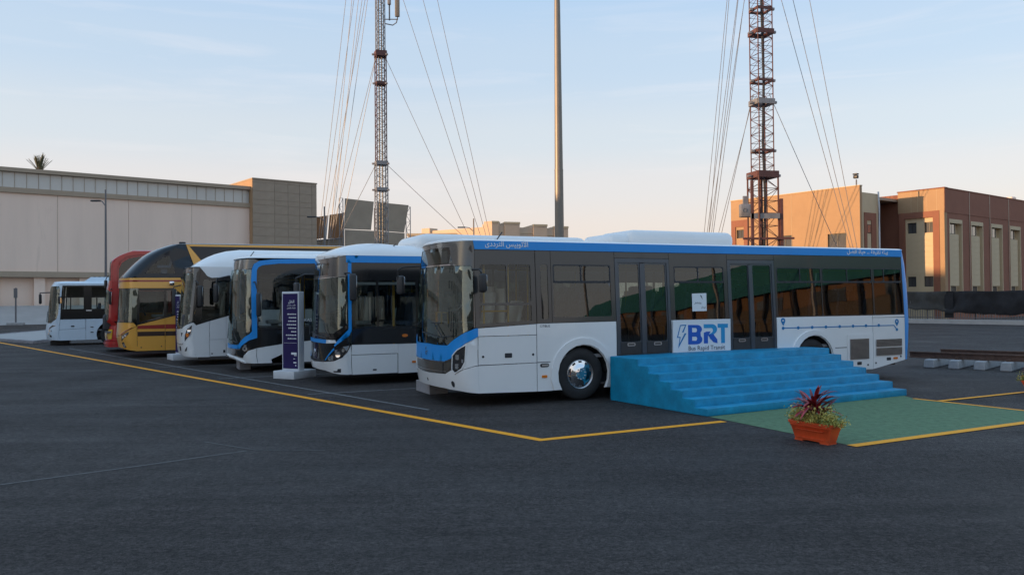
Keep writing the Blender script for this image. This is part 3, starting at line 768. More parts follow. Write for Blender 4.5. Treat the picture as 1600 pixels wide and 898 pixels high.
    for k in range(7):
        z = .60+.026*k
        g('grille_bar', mirror_u(S, [(c, z), (-.70, z+.012), (-.70, z+.019), (c, z+.007)]), 'alu' if k == 0 else 'grille', gr, off=.008, thick=.01)
    g('grille_post', rect(-.80, -.785, .59, .775), 'ink', gr, off=.010, thick=.01)
    g('bumper', mirror_u(S, [(c, .31), (-.87, .31), (-.41, .296), (0, .25), (0, .727), (-.051, .725), (-.251, .672), (-.43, .577), (-.515, .655), (-.714, .573), (c, .552)]), 'white', off=.01, thick=.04)
    fen = [(-.002, .738), (-.002, 1.238), (-.227, 1.122), (-.38, 1.01), (-.487, .926), (-.53, .85), (-.521, .665), (-.43, .586), (-.251, .682), (-.051, .736)]
    hd = [(-.218, 1.095), (-.236, .809), (-.297, .69), (-.428, .612), (-.495, .665), (-.482, .905), (-.38, 1.002)]
    ti = [(-.205, 1.112), (-.222, .805), (-.285, .675), (-.43, .592), (-.512, .66), (-.499, .918), (-.385, 1.02)]
    for k in (0, 1):
        fp = (lambda p: flip(S, p)) if k else (lambda p: p)
        g('fender', fp(fen), 'white', off=.0, thick=.04)
        hl = g('headlight', fp(hd), 'lens', off=.018, thick=.02)
        g('headlight_rim', fp(ti), 'white', hl, off=.022, thick=.03, holes=[fp(hd)])
        for (u, z) in ((-.372, .885), (-.385, .725)):
            g('lamp', fp(rect(u-.035, u+.035, z-.045, z+.045, .012, 2)), 'lamp', hl, off=.026, thick=.01)
        g('fog_light', fp(disc(-.52, .405, .04, .055)), 'plastic', off=.014, thick=.01)
    g('tow_hook_cover', disc(c, .42, .016, .03), 'ink', off=.014, thick=.01)
    lettering('CITIBUS', .205, f(1.225, 1.378, .004), 'lettering', M['ink'], t)
    # route diagram on the rear flank
    rt = g('route_line', [(6.965, 1.219), (10.235, 1.206), (10.335, 1.105), (10.349, 1.121), (10.245, 1.226), (6.965, 1.239)], 'route', off=.005, thick=.006)
    for u in (6.963, 7.38, 7.774, 8.17, 8.574, 8.971, 9.365, 9.761, 10.333):
        g('stop_dot', disc(u, 1.227 if u < 10.3 else 1.118, .034), 'route', rt, off=.008, thick=.009)
    for u, z in ((6.967, 1.385), (10.335, 1.30)):
        pin = [(u, z-.105)]+[(u+.058*math.cos(a), z+.058*math.sin(a)) for a in [R(-25+230*i/12) for i in range(13)]]
        g('map_pin', pin, 'route', rt, off=.008, thick=.009, holes=[disc(u, z+.002, .022)])
    # notice on the window
    pp = g('paper_notice', [(4.637, 1.617), (4.987, 1.62), (4.997, 1.978), (4.641, 1.97)], 'sticker', off=.004, thick=.006)
    lettering(arabic('وزارة النقل'), .17, lambda x, y: S.P(4.69+x, 1.77+y, .006), 'lettering', M['ink'], pp)
    lettering(arabic('قطار'), .11, lambda x, y: S.P(4.85+x, 1.68+y, .006), 'lettering', M['ink'], pp)
    g('emblem', [(4.86, 1.90), (4.90, 1.85), (4.87, 1.93), (4.84, 1.94)], 'ink', pp, off=.006, thick=.003)
    # rear cap
    rear(S, 'rear_panel', ((.43, 10.74), (.8, 10.80), (1.3, 10.84), (2.1, 10.85), (2.6, 10.80), (2.9, 10.72), (2.96, 10.66)), M['blue'], t, 10.598)
    far_side(S, t, 'white', 0., 10.6, .25, 1.45, 2.51, 2.935, 'glass', 'smoke')
    m_ = MB(); m_.box(.05, 10.5, .2, 2.35, .30, .50); m_.obj('chassis', M['plastic'], t)
    for x in (2.09, 7.81):
        m_ = MB()
        for k in range(12):
            a, a2 = math.pi*k/12, math.pi*(k+1)/12
            m_.add([(x-.56*math.cos(a), .02, .5+.55*math.sin(a)), (x-.56*math.cos(a2), .02, .5+.55*math.sin(a2)), (x-.56*math.cos(a2), .6, .5+.55*math.sin(a2)), (x-.56*math.cos(a), .6, .5+.55*math.sin(a))], [(0, 1, 2, 3)])
        m_.box(x-.56, x+.56, .58, .60, .2, 1.05); m_.obj('wheel_well', M['rubber'], t)
        wheel(t, x, .19); wheel(t, x, 2.36, side=1)
    interior(S, t, 10.5, zf=.85, zc=2.70)
    # mirrors, wipers
    mirror_near(t, [(-.07, .06, 2.42), (-.02, -.16, 2.42), (-.0, -.2, 2.36)], (.02, -.2, 2.18), (.13, .19, .33), R(-20))
    mirror_near(t, [(-.1, 2.45, 2.58), (-.5, 2.72, 2.56), (-.6, 2.76, 2.5), (-.6, 2.76, 2.3)], (-.55, 2.75, 2.2), (.1, .2, .38), R(15))
    wipers(S, t, [[(-.72, 1.19), (-.95, 1.36), (-1.09, 1.47)], [(-.85, 1.475), (-1.25, 1.475)], [(-.5, 1.25), (-.9, 1.225), (-1.7, 1.29)], [(-2.35, 1.18), (-2.25, 1.42)], [(-2.5, 1.3), (-2.05, 1.45)]])
    m_ = MB(); m_.tube([(-.32, 1.25, .85), (-.32, 1.25, 1.66), (-.3, .7, 1.66), (-.28, .7, 1.42)], .02, 8); m_.tube([(-.3, 1.02, 1.4), (-.3, 1.02, 1.66)], .018, 8); m_.obj('grab_pole', M['yellow'], t)
    m_ = MB(); m_.box(1.12, 1.15, 1.35, 2.4, .85, 2.1); m_.obj('cab_partition', M['trim'], t)
    m_ = MB(); m_.rbox((.95, .55, 1.52), (.10, .5, .7), .04, 2, Matrix.Rotation(R(14), 4, 'Y')); m_.rbox((.7, .55, 1.2), (.5, .5, .12), .04, 2); m_.obj('crew_seat', M['trim'], t)
    for x, y in ((.25, .3), (.72, .28)):
        m_ = MB(); m_.tube([(x, y, .85), (x, y, 2.65)], .02, 6); m_.obj('grab_pole', M['yellow'], t)
    m_ = MB(); m_.tube([(.2, .3, 1.68), (.72, .28, 1.68)], .02, 6); m_.obj('grab_pole', M['yellow'], t)
    return t
BUS1 = bus_one()

# ------------------------------------------------------------ blue steps, BRT board, blocks
M['step'] = pmat('blue_painted_plaster', (.001, .265, .47), .6, vary=.25, vscale=3.2, bump=.5, bscale=24, dirt=((.002, .19, .35), 4.5, .60))
SA = R(60.18); sd_, sn_ = Vector((math.sin(SA), math.cos(SA))), Vector((-math.cos(SA), math.sin(SA)))
st = thing('stair_platform', 'wide bright blue painted steps leading up to the doors of the nearest bus', 'steps', (3.09, 13.12, 0), math.atan2(sd_.y, sd_.x))
hts = [0, .122, .245, .36, .475, .585, .70, .815]
for i in range(7):
    b = MB(); d0 = .292*i; d1 = .292*(i+1) if i < 6 else 2.567
    b.rbox((5.055/2, (d0+d1)/2, hts[i+1]/2), (5.055-.05, d1-d0-.001, hts[i+1]), .007, 2)
    b.obj('step' if i < 6 else 'landing', M['step'], st)
prof = [(0, 0)]
for i in range(7): prof += [(.292*i, hts[i+1]-.004), (.292*(i+1) if i < 6 else 2.565, hts[i+1]-.004)]
prof += [(2.565, 0)]
for x0 in (0, 5.027):
    n = len(prof); m_ = MB()
    m_.add([(x0, y, z) for y, z in prof]+[(x0+.028, y, z) for y, z in prof], [tuple(range(n)), tuple(range(2*n-1, n-1, -1))]+[(i, (i+1) % n, n+(i+1) % n, n+i) for i in range(n)])
    o = m_.obj('side_wall', M['step'], st); md = o.modifiers.new('edge', 'BEVEL'); md.width = .01; md.segments = 2
bd = thing('poster_board', 'white board with blue lettering leaning on the bus between its two doors', 'sign board', (0, 0, 0))
SB = Surf(10.66, 2.55, .5, 3.0, rake=RK)
def onbus(u, z, off):
    x, y, zz = SB.P(u, z, off); p = Matrix.Translation((-.6099, 14.4284, 0)) @ Matrix.Rotation(HD, 4, 'Z') @ Vector((x, y, zz)); return p
bd.location = onbus(4.82, .82, .05); bd.rotation_euler = (0, 0, HD)
def lbd(u, z, o=0.): return (u-4.82, -o, z-.82)
def flatp(name, poly, o, th, mat, par, holes=()):
    SS = _FLAT; return patch(SS, name, poly, mat, par, off=o, thick=th, holes=holes)
class _Flat(Surf):
    def P(s, u, z, off=0.): return (u-4.82, -off, z-.82)
_FLAT = _Flat(1, 1, .1, tum=0, ztum=-9)
flatp('board', rect(4.115, 5.53, .818, 1.452), 0, .02, M['sticker'], bd)
B0 = flatp('bolt', [(4.285, 1.355), (4.435, 1.36), (4.355, 1.19), (4.435, 1.19), (4.235, .90), (4.27, 1.105), (4.205, 1.105)], .003, .003, M['route'], bd,
      holes=[[(4.298, 1.335), (4.403, 1.34), (4.328, 1.21), (4.40, 1.205), (4.262, .985), (4.295, 1.122), (4.232, 1.122)]])
def U_(x): return 4.115+(x-150)/(865-150)*1.415
def Z_(y): return 1.452-(y-390)/(800-390)*.634
def pz(l): return [(U_(x), Z_(y+(x-500)*.02)) for x, y in l]
def arc(cx, cy, rx, ry, a0, a1, k=8): return [(cx+rx*math.cos(R(a0+(a1-a0)*i/k)), cy+ry*math.sin(R(a0+(a1-a0)*i/k))) for i in range(k+1)]
flatp('letter', pz([(332, 458), (440, 458)]+arc(440, 515, 62, 57, -90, 45)+arc(440, 645, 66, 62, -45, 90)+[(332, 707)]), .004, .004, M['royal'], bd,
      holes=[pz([(380, 497), (425, 497)]+arc(425, 525, 16, 27, -80, 80)+[(380, 552)]), pz([(380, 608), (425, 608)]+arc(425, 635, 16, 27, -80, 80)+[(380, 660)])])
flatp('letter', pz([(525, 450), (630, 450)]+arc(630, 515, 62, 65, -90, 60)+[(640, 592), (692, 660), (692, 697), (600, 640), (590, 580), (625, 560)]+arc(620, 528, 20, 28, 60, -90)+[(525, 500)]), .004, .004, M['cyan'], bd)
flatp('letter', pz([(525, 560), (560, 545), (610, 545), (575, 600), (575, 697), (525, 697)]), .006, .006, M['royal'], bd)
flatp('letter', pz([(575, 590), (640, 575), (692, 650), (692, 697), (640, 680)]), .007, .007, M['royal'], bd)
flatp('letter', pz([(700, 445), (830, 445), (830, 497), (790, 497), (790, 697), (742, 697), (742, 497), (700, 497)]), .004, .004, M['cyan'], bd)
lettering('Bus Rapid Transit', (790-335)/715*1.415, lambda x, y: lbd(U_(335)+x, Z_(782)+y*1.0, .004), 'lettering', M['ink'], bd)

def block(name, label, corners, h, mat, cat='block', group=None, z0=0):
    """box from near-left, near-corner and right ground points"""
    a, n, c = [Vector(p) for p in corners]; d = a+c-n
    o = thing(name, label, cat, (n.x, n.y, z0), 0, group) if False else None
    b = MB(); q = [(p.x-n.x, p.y-n.y) for p in (a, n, c, d)]
    b.prism(q, 0, h); ob = b.obj(name, mat)
    ob.location = (n.x, n.y, z0)
    m_ = ob.modifiers.new('edge', 'BEVEL'); m_.width = .012; m_.segments = 2
    return tag(ob, label, cat, group)
dv = Vector((.9077, .4197)); nv = Vector((-.4197, .9077))
def bk(n, l1, l2): n = Vector(n); return (tuple(n+nv*l1), tuple(n), tuple(n+dv*l2))
block('concrete_block', 'grey concrete block on the asphalt under the nose of the nearest bus', bk((-1.67, 16.47), .85, .4), .225, M['conblock'], group='blocks under the bus noses')
block('concrete_block', 'narrow grey block under the nose of the bus behind the purple totem', bk((-7.53, 22.7), .75, .3), .30, M['conblock'], group='blocks under the bus noses')
block('concrete_block', 'dark block under the nose of the small white bus at the far left', bk((-20.7, 36.85), 1.0, .75), .17, M['plastic'], group='blocks under the bus noses')

def totem(loc, rz, label, full=True):
    t = thing('information_totem', label, 'sign', loc, rz, 'purple information totems')
    b = MB(); b.rbox((.0, 0, .095), (.66, .80, .19), .012, 2); b.obj('base', M['whiteblock'], t)
    b = MB(); b.rbox((.0, -.055, 1.155), (.54, .19, 1.93), .012, 2); b.obj('post', M['whiteblock'], t)
    pn = MB(); pn.box(-.235, .235, -.157, -.1505, .235, 2.07); p = pn.obj('panel', M['purple'], t)
    P3 = lambda x0, z0: (lambda x, y: (x0+x, -.1600, z0+y))
    for k, (s, wd, z) in enumerate((('النقل', .19, 1.845), ('الأتوبيس الترددى', .26, 1.775), ('نظيفة وأفضل', .27, 1.705))):
        lettering(arabic(s), wd, P3(.04-wd/2, z), 'lettering', M['whiteink'], p)
    for k, wd in enumerate((.25, .20, .22, .28, .24, .15, .30, .24)):
        b = MB(); x = .19
        while x > .19-wd:
            l_ = random.uniform(.025, .06); b.box(x-l_, x, -.1600, -.1572, 1.555-.0855*k, 1.578-.0855*k)
            if random.random() < .7: b.box(x-l_*.6, x-l_*.4, -.1600, -.1572, 1.585-.0855*k, 1.592-.0855*k)
            x -= l_+.012
        b.obj('text_line', M['whiteink'], p)
    for q in ((.03, .20, .58, .63), (.12, .2, .55, .57), (.1, .19, .37, .40), (.16, .185, .30, .33), (.1, .15, .47, .485)):
        b = MB(); b.box(q[0], q[1], -.1600, -.1572, q[2], q[3]); b.obj('logo', M['whiteink'], p)
    b = MB(); b.box(-.2, .2, -.1598, -.1572, .86, .865); b.obj('rule', M['whiteink'], p)
    return t
totem((-5.38, 20.33, 0), R(-27), 'white totem with a purple panel in front of the two blue framed buses')
totem((-10.83, 27.02, 0), R(-52), 'purple and white totem mostly hidden by the nose of the all white bus')

# ------------------------------------------------------------ the other buses of the row
def wells(t, xs, W, r=.49):
    for x in xs:
        m_ = MB()
        for k in range(12):
            a, a2 = math.pi*k/12, math.pi*(k+1)/12
            m_.add([(x-.56*math.cos(a), .02, .5+.55*math.sin(a)), (x-.56*math.cos(a2), .02, .5+.55*math.sin(a2)), (x-.56*math.cos(a2), .6, .5+.55*math.sin(a2)), (x-.56*math.cos(a), .6, .5+.55*math.sin(a))], [(0, 1, 2, 3)])
        m_.box(x-.56, x+.56, .58, .60, .2, 1.05); m_.obj('wheel_well', M['rubber'], t)
        wheel(t, x, .19, r); wheel(t, x, W-.19, r, side=1)
REAR = lambda x: ((.3, x+.06), (.8, x+.12), (1.3, x+.15), (2.1, x+.15), (2.6, x+.1), (2.88, x+.02))
def lower_flank(S, t, x0, x1, z0, ztop_l, ztop_r, xs, mat, seams=()):
    """lower flank from x0 to x1 with wheel openings, top edge a line"""
    g = lambda n, poly, m, **k: patch(S, n, poly, M[m], t, **k)
    cuts = [x0]+sorted([x for x in seams if x0 < x < x1])+[x1]
    zt = lambda x: ztop_l+(ztop_r-ztop_l)*(x-x0)/(x1-x0)
    for a, b in zip(cuts, cuts[1:]):
        poly = [(a+.005, z0)]
        for x in xs:
            if a < x < b: poly += arch(x, .53, .5, z0)
        poly += [(b-.005, z0), (b-.005, zt(b)), (a+.005, zt(a))]
        g('side_panel', poly, mat)
    for x in xs:
        if x0 < x < x1: g('wheel_arch_trim', arch(x, .62, .5, z0)+list(reversed(arch(x, .545, .5, z0))), mat, off=.02, thick=.02)
def bus_two():
    S = Surf(11, 2.55, .45, 3.0, rake=RK); c = S.c
    t = bus_root('transit_bus', 'blue and white bus with slanting black headlights, directly left of the nearest bus', -3.673, 18.266)
    g = lambda n, poly, m, par=t, **k: patch(S, n, poly, M[m], par, **k)
    # flank
    g('side_panel', [(.008, .25), (.09, .25), (.09, .885), (.008, .745)], 'white')
    g('locker_door', rect(.104, 1.16, .243, .672), 'white'); g('latch', rect(.58, .67, .315, .348, .012, 2), 'ink', off=.005)
    g('side_panel', [(.098, .684), (1.172, .684), (1.172, .893), (.112, .905)], 'white')
    lower_flank(S, t, 1.172, 10.9, .23, .893, .89, (2.25, 8.1), 'white', (4.2, 6.8, 9.6))
    g('belt_panel', [(.112, .915), (10.9, .90), (10.9, 1.24), (.112, 1.262)], 'black')
    g('marker_light', disc(1.335, 1.082, .072, .036), 'amber', off=.015); g('marker_light', rect(1.50, 1.62, .45, .50, .015, 2), 'amber', off=.015)
    panes = [(.20, .69), (.735, 1.62), (1.68, 2.6), (2.66, 3.9), (3.96, 5.2), (5.26, 6.5), (6.56, 7.8), (7.86, 9.1), (9.16, 10.4)]
    g('window_frame', [(.112, 1.268), (10.9, 1.246), (10.9, 2.735), (.112, 2.735)], 'black', holes=[rect(a, b, 1.30, 2.335, .03) for a, b in panes], thick=.03)
    for a, b in panes: g('window_pane', rect(a-.003, b+.003, 1.297, 2.338), 'glass', off=-.01, thick=.006)
    for a, b in panes[:2]: g('window_bar', rect(a, b, 2.24, 2.30), 'trim', off=-.03, thick=.02)
    band = g('cant_rail', [(-.03, 2.74), (10.9, 2.745), (10.9, 2.90), (-.045, 2.895)], 'blue', off=.01)
    g('corner_stripe', [(.018, 2.732), (.035, 1.25), (-.25, .965), (-.30, .905), (-.29, .868), (-.19, .938), (.052, 1.11), (.106, 1.225), (.108, 2.732)], 'blue', off=.006)
    roof(S, 'roof', 2.90, .36, M['white'], t, p=3., ramp=((-.45, .0), (.9, .95), (1.7, .80), (2.0, .85), (10, .85), (11, .2)), L=10.9)
    m_ = MB(); m_.rbox((4.1, 1.27, 3.2), (4.6, 2.0, .52), .24, 5); m_.obj('roof_pod', M['white'], t)
    m_ = MB(); m_.tube([(1.05, .45, 3.02), (1.28, .45, 3.2)], .012, 6); m_.obj('antenna', M['plastic'], t)
    # front
    g('windscreen', mirror_u(S, [(c, 1.17), (-.33, 1.165), (-.10, 1.30), (.0, 1.36), (.0, 2.41), (c, 2.385)]), 'glassfront', thick=.008)
    g('windscreen_border', mirror_u(S, [(c, 1.025), (-.27, 1.02), (-.02, 1.24), (.018, 1.30), (.018, 1.36), (-.10, 1.29), (-.33, 1.158), (c, 1.163)]), 'black', off=.002)
    disp = mirror_u(S, [(c, 2.46), (-.62, 2.47), (-.62, 2.74), (c, 2.76)])
    g('front_mask', mirror_u(S, [(c, 2.395), (.0, 2.42), (.016, 1.37), (.016, 2.735), (-.04, 2.885), (-.3, 2.86), (c, 2.83)]), 'maskgrey', holes=[disp])
    d_ = g('display_glass', disp, 'glassdark', off=-.008, thick=.006); g('display', mirror_u(S, [(c, 2.49), (-.75, 2.5), (-.75, 2.7), (c, 2.72)]), 'trim', d_, off=-.05, thick=.01)
    g('roof_visor', mirror_u(S, [(c, 2.835), (-.3, 2.865), (-.05, 2.892), (-.05, 2.905), (c, 2.905)]), 'white', off=.008)
    g('chrome_strip', mirror_u(S, [(c, 2.385), (-.3, 2.405), (-.3, 2.42), (c, 2.40)]), 'chrome', off=.012, thick=.012)
    g('nose_stripe', mirror_u(S, [(c, .935), (-.62, .935), (-.60, 1.017), (c, 1.017)]), 'blue', off=.012)
    for p in ([(-.61, .935), (-.235, .955), (-.275, 1.015), (-.59, 1.017)],):
        g('nose_stripe', p, 'white', off=.012); g('nose_stripe', flip(S, p), 'white', off=.012)
    g('nose_panel', mirror_u(S, [(c, .545), (-.63, .56), (-.275, .562), (-.10, .66), (.075, .905), (.0, 1.05), (-.2, .94), (-.235, .945), (-.62, .928), (c, .928)]), 'black')
    for k in (0, 1):
        fp = (lambda p: flip(S, p)) if k else (lambda p: p)
        g('nose_accent', fp([(-.297, .80), (-.305, .84), (-.67, .565), (-.64, .555)]), 'blue', off=.012)
        h = g('headlight', fp([(-.60, .565), (-.278, .567), (-.11, .655), (-.01, .755), (.06, .895), (-.10, .868), (-.27, .74)]), 'lens', off=.014)
        for u, z, r in ((-.20, .70, .055), (-.36, .62, .04), (-.47, .60, .035), (-.09, .79, .03)):
            g('lamp', fp(disc(u, z, r, r*1.25)), 'lamp', h, off=.022, thick=.012)
    pl = g('badge_plate', mirror_u(S, [(c, .60), (c+.24, .60), (c+.27, .80), (c, .82)]), 'maskgrey', off=.01)
    g('badge', disc(c, .715, .062, .075), 'chrome', pl, off=.022, thick=.012, holes=[disc(c, .735, .03, .03)])
    g('grille', mirror_u(S, [(c, .49), (-.70, .525), (-.70, .56), (c, .535)]), 'plastic', off=.015)
    g('bumper', mirror_u(S, [(c, .32), (-.74, .322), (-.19, .262), (0, .25), (0, .735), (-.103, .632), (-.275, .552), (-.66, .52), (c, .485)]), 'white', off=.03, thick=.05)
    g('number_plate', mirror_u(S, [(c, .37), (c+.24, .37), (c+.24, .46), (c, .46)]), 'sticker', off=.036, thick=.008)
    g('fog_light', [(-.36, .30), (-.17, .30), (-.15, .385), (-.22, .38), (-.25, .335), (-.36, .33)], 'ink', off=.034, thick=.008)
    rear(S, 'rear_panel', REAR(10.9), M['blue'], t, 10.9)
    far_side(S, t, 'white', 0., 10.9, .25, 1.26, 2.33, 2.9, 'glass', 'black')
    m_ = MB(); m_.box(.05, 10.8, .2, 2.35, .30, .50); m_.obj('chassis', M['plastic'], t)
    wells(t, (2.25, 8.1), 2.55); interior(S, t, 10.8, zf=.8, zc=2.62)
    mirror_near(t, [(-.03, .05, 2.5), (.03, -.18, 2.5), (.05, -.22, 2.4)], (.09, -.22, 2.18), (.15, .24, .60), R(-15))
    mirror_near(t, [(-.1, 2.5, 2.55), (-.4, 2.72, 2.55), (-.6, 2.78, 2.46), (-.6, 2.78, 2.2)], (-.6, 2.76, 2.12), (.1, .2, .46), R(15), .03)
    wipers(S, t, [[(-.45, 1.1), (-.6, 1.22), (-.68, 1.38)], [(-.55, 1.06), (-1.1, 1.10), (-1.7, 1.16)], [(-2.2, 1.08), (-2.4, 1.3)]])
    return t
def bus_three():
    S = Surf(11, 2.55, .55, 3.0, rake=((.25, .10), (.45, -.02), (.6, 0), (1., 0), (2.5, .04), (3., .14))); c = S.c
    t = bus_root('transit_bus', 'bus with a bright blue frame round its big side window, behind the purple totem', -6.768, 21.742)
    g = lambda n, poly, m, par=t, **k: patch(S, n, poly, M[m], par, **k)
    bot = [(.013, .25), (1.5, .242), (1.5, .815), (.715, .744), (.013, .651)]
    g('side_panel', bot, 'white')
    lower_flank(S, t, 1.5, 10.9, .24, .815, .89, (2.4, 8.2), 'white', (4.2, 6.8, 9.6))
    lo = [(.028, .925), (.013, .66), (.715, .754), (1.5, .825), (10.9, .90), (10.9, 1.165), (.03, 1.165)]
    g('belt_panel', lo, 'black')
    panes = [(.06, 1.20), (1.26, 2.4), (2.46, 3.7), (3.76, 5.0), (5.06, 6.3), (6.36, 7.6), (7.66, 8.9), (8.96, 10.4)]
    up = [(.024, 1.172), (10.9, 1.172), (10.9, 2.90), (1.574, 2.90), (.594, 2.888), (.167, 2.842), (.05, 2.788), (.006, 2.705)]
    g('window_frame', up, 'black', holes=[rect(a, b, 1.20, 2.62, .03) for a, b in panes], thick=.03)
    for a, b in panes: g('window_pane', rect(a-.003, b+.003, 1.197, 2.623), 'glass', off=-.01, thick=.006)
    lettering('KASTO', .36, lambda x, y: S.P(1.26+x, 1.33+y, .004), 'lettering', M['whiteink'], t)
    fr = [(-.112, 1.09), (-.142, 2.74), (-.10, 2.874), (.071, 2.961), (.47, 3.008), (1.65, 3.04), (10.9, 3.045), (10.9, 2.905), (1.574, 2.905), (.594, 2.892), (.167, 2.846), (.05, 2.792), (.006, 2.708), (.024, .925), (-.169, .867), (-.38, .735), (-.50, .635), (c, .615), (c, .715), (-.55, .735), (-.47, .81), (-.30, .955), (-.18, 1.02)]
    g('blue_frame', fr, 'blue', off=.012, thick=.04)
    q = [(-.112, 1.09), (-.18, 1.02), (-.30, .955), (-.47, .81), (-.55, .735), (c, .715), (c, .615), (-.50, .635), (-.38, .735), (-.169, .867), (.024, .925), (.0, 2.74), (-.142, 2.74)]
    g('blue_frame', flip(S, q), 'blue', off=.012, thick=.04)
    roof(S, 'roof', 3.04, .16, M['white'], t, p=3., ramp=((-.5, .0), (.8, 1.), (10, 1.), (11, .2)), L=10.9)
    m_ = MB(); m_.rbox((5.2, 1.27, 3.12), (5.0, 1.9, .36), .16, 5); m_.obj('roof_pod', M['white'], t)
    ws = mirror_u(S, [(c, .722), (-.55, .742), (-.30, .962), (-.18, 1.03), (-.118, 1.10), (-.148, 2.73), (c, 2.74)])
    g('windscreen', ws, 'glassfront', thick=.008)
    g('windscreen_border', mirror_u(S, [(c, .73), (-.55, .75), (-.30, .97), (-.30, 1.06), (-.6, 1.06), (c, 1.0)]), 'black', off=-.012, thick=.008)
    g('pillar', mirror_u(S, [(c, 2.72), (-.29, 2.72), (-.29, 1.05), (-.17, 1.12), (-.16, 2.72), (-.2, 2.735), (c, 2.735)]), 'maskgrey', off=-.014, thick=.01)
    g('roof_visor', mirror_u(S, [(c, 2.745), (-.15, 2.745), (-.11, 2.87), (.06, 2.96), (-.1, 3.01), (c, 2.98)]), 'maskgrey')
    g('display', rect(-1.9, -.85, 2.45, 2.70, .04), 'sticker', off=-.05, thick=.02)
    for p in ([(-.75, .40), (-.36, .40), (-.19, .60), (.012, .66), (.022, .915), (-.169, .857), (-.38, .725), (-.5, .63), (-.75, .62)],):
        for k in (0, 1):
            fp = (lambda z: flip(S, z)) if k else (lambda z: z)
            h = g('headlight', fp(p), 'black', off=.004)
            g('lamp', fp(disc(-.30, .64, .075, .06)), 'lamp', h, off=.014, thick=.012); g('lamp', fp(disc(-.30, .64, .03)), 'ink', h, off=.02, thick=.012)
    g('nose_panel', mirror_u(S, [(c, .48), (-.75, .44), (-.75, .622), (c, .61)]), 'maskgrey')
    g('bumper', mirror_u(S, [(c, .43), (-.75, .385), (-.35, .262), (0, .25), (0, .645), (-.19, .592), (-.36, .392), (-.75, .43), (c, .475)]), 'white', off=.02, thick=.05)
    g('bumper_lip', mirror_u(S, [(c, .40), (-.75, .35), (-.36, .255), (-.36, .30), (-.75, .40), (c, .45)]), 'white', off=.07, thick=.06)
    rear(S, 'rear_panel', ((.3, 10.96), (1.3, 11.05), (2.3, 11.05), (2.9, 10.97), (3.04, 10.92)), M['blue'], t, 10.9)
    far_side(S, t, 'white', 0., 10.9, .25, 1.17, 2.6, 3.04, 'glass', 'black')
    m_ = MB(); m_.box(.05, 10.8, .2, 2.35, .30, .50); m_.obj('chassis', M['plastic'], t)
    wells(t, (2.4, 8.2), 2.55); interior(S, t, 10.8, zf=.75, zc=2.72)
    mirror_near(t, [(-.05, .1, 2.4), (-.05, -.2, 2.4), (.0, -.22, 2.2)], (.04, -.22, 1.8), (.12, .2, .62), R(-15))
    o = mirror_near(t, [(-.1, 2.5, 2.6), (-.4, 2.72, 2.62), (-.72, 2.78, 2.55), (-.76, 2.78, 2.2)], (-.76, 2.76, 2.12), (.1, .2, .52), R(15), .035)
    wipers(S, t, [[(-.55, .80), (-.75, 1.0), (-.8, 1.4)], [(-.6, .8), (-1.3, .86)], [(-2.3, .85), (-2.45, 1.3)]])
    m_ = MB(); m_.tube([(-.15, .35, 3.02), (.0, .35, 3.22)], .012, 6); m_.obj('antenna', M['plastic'], t)
    return t
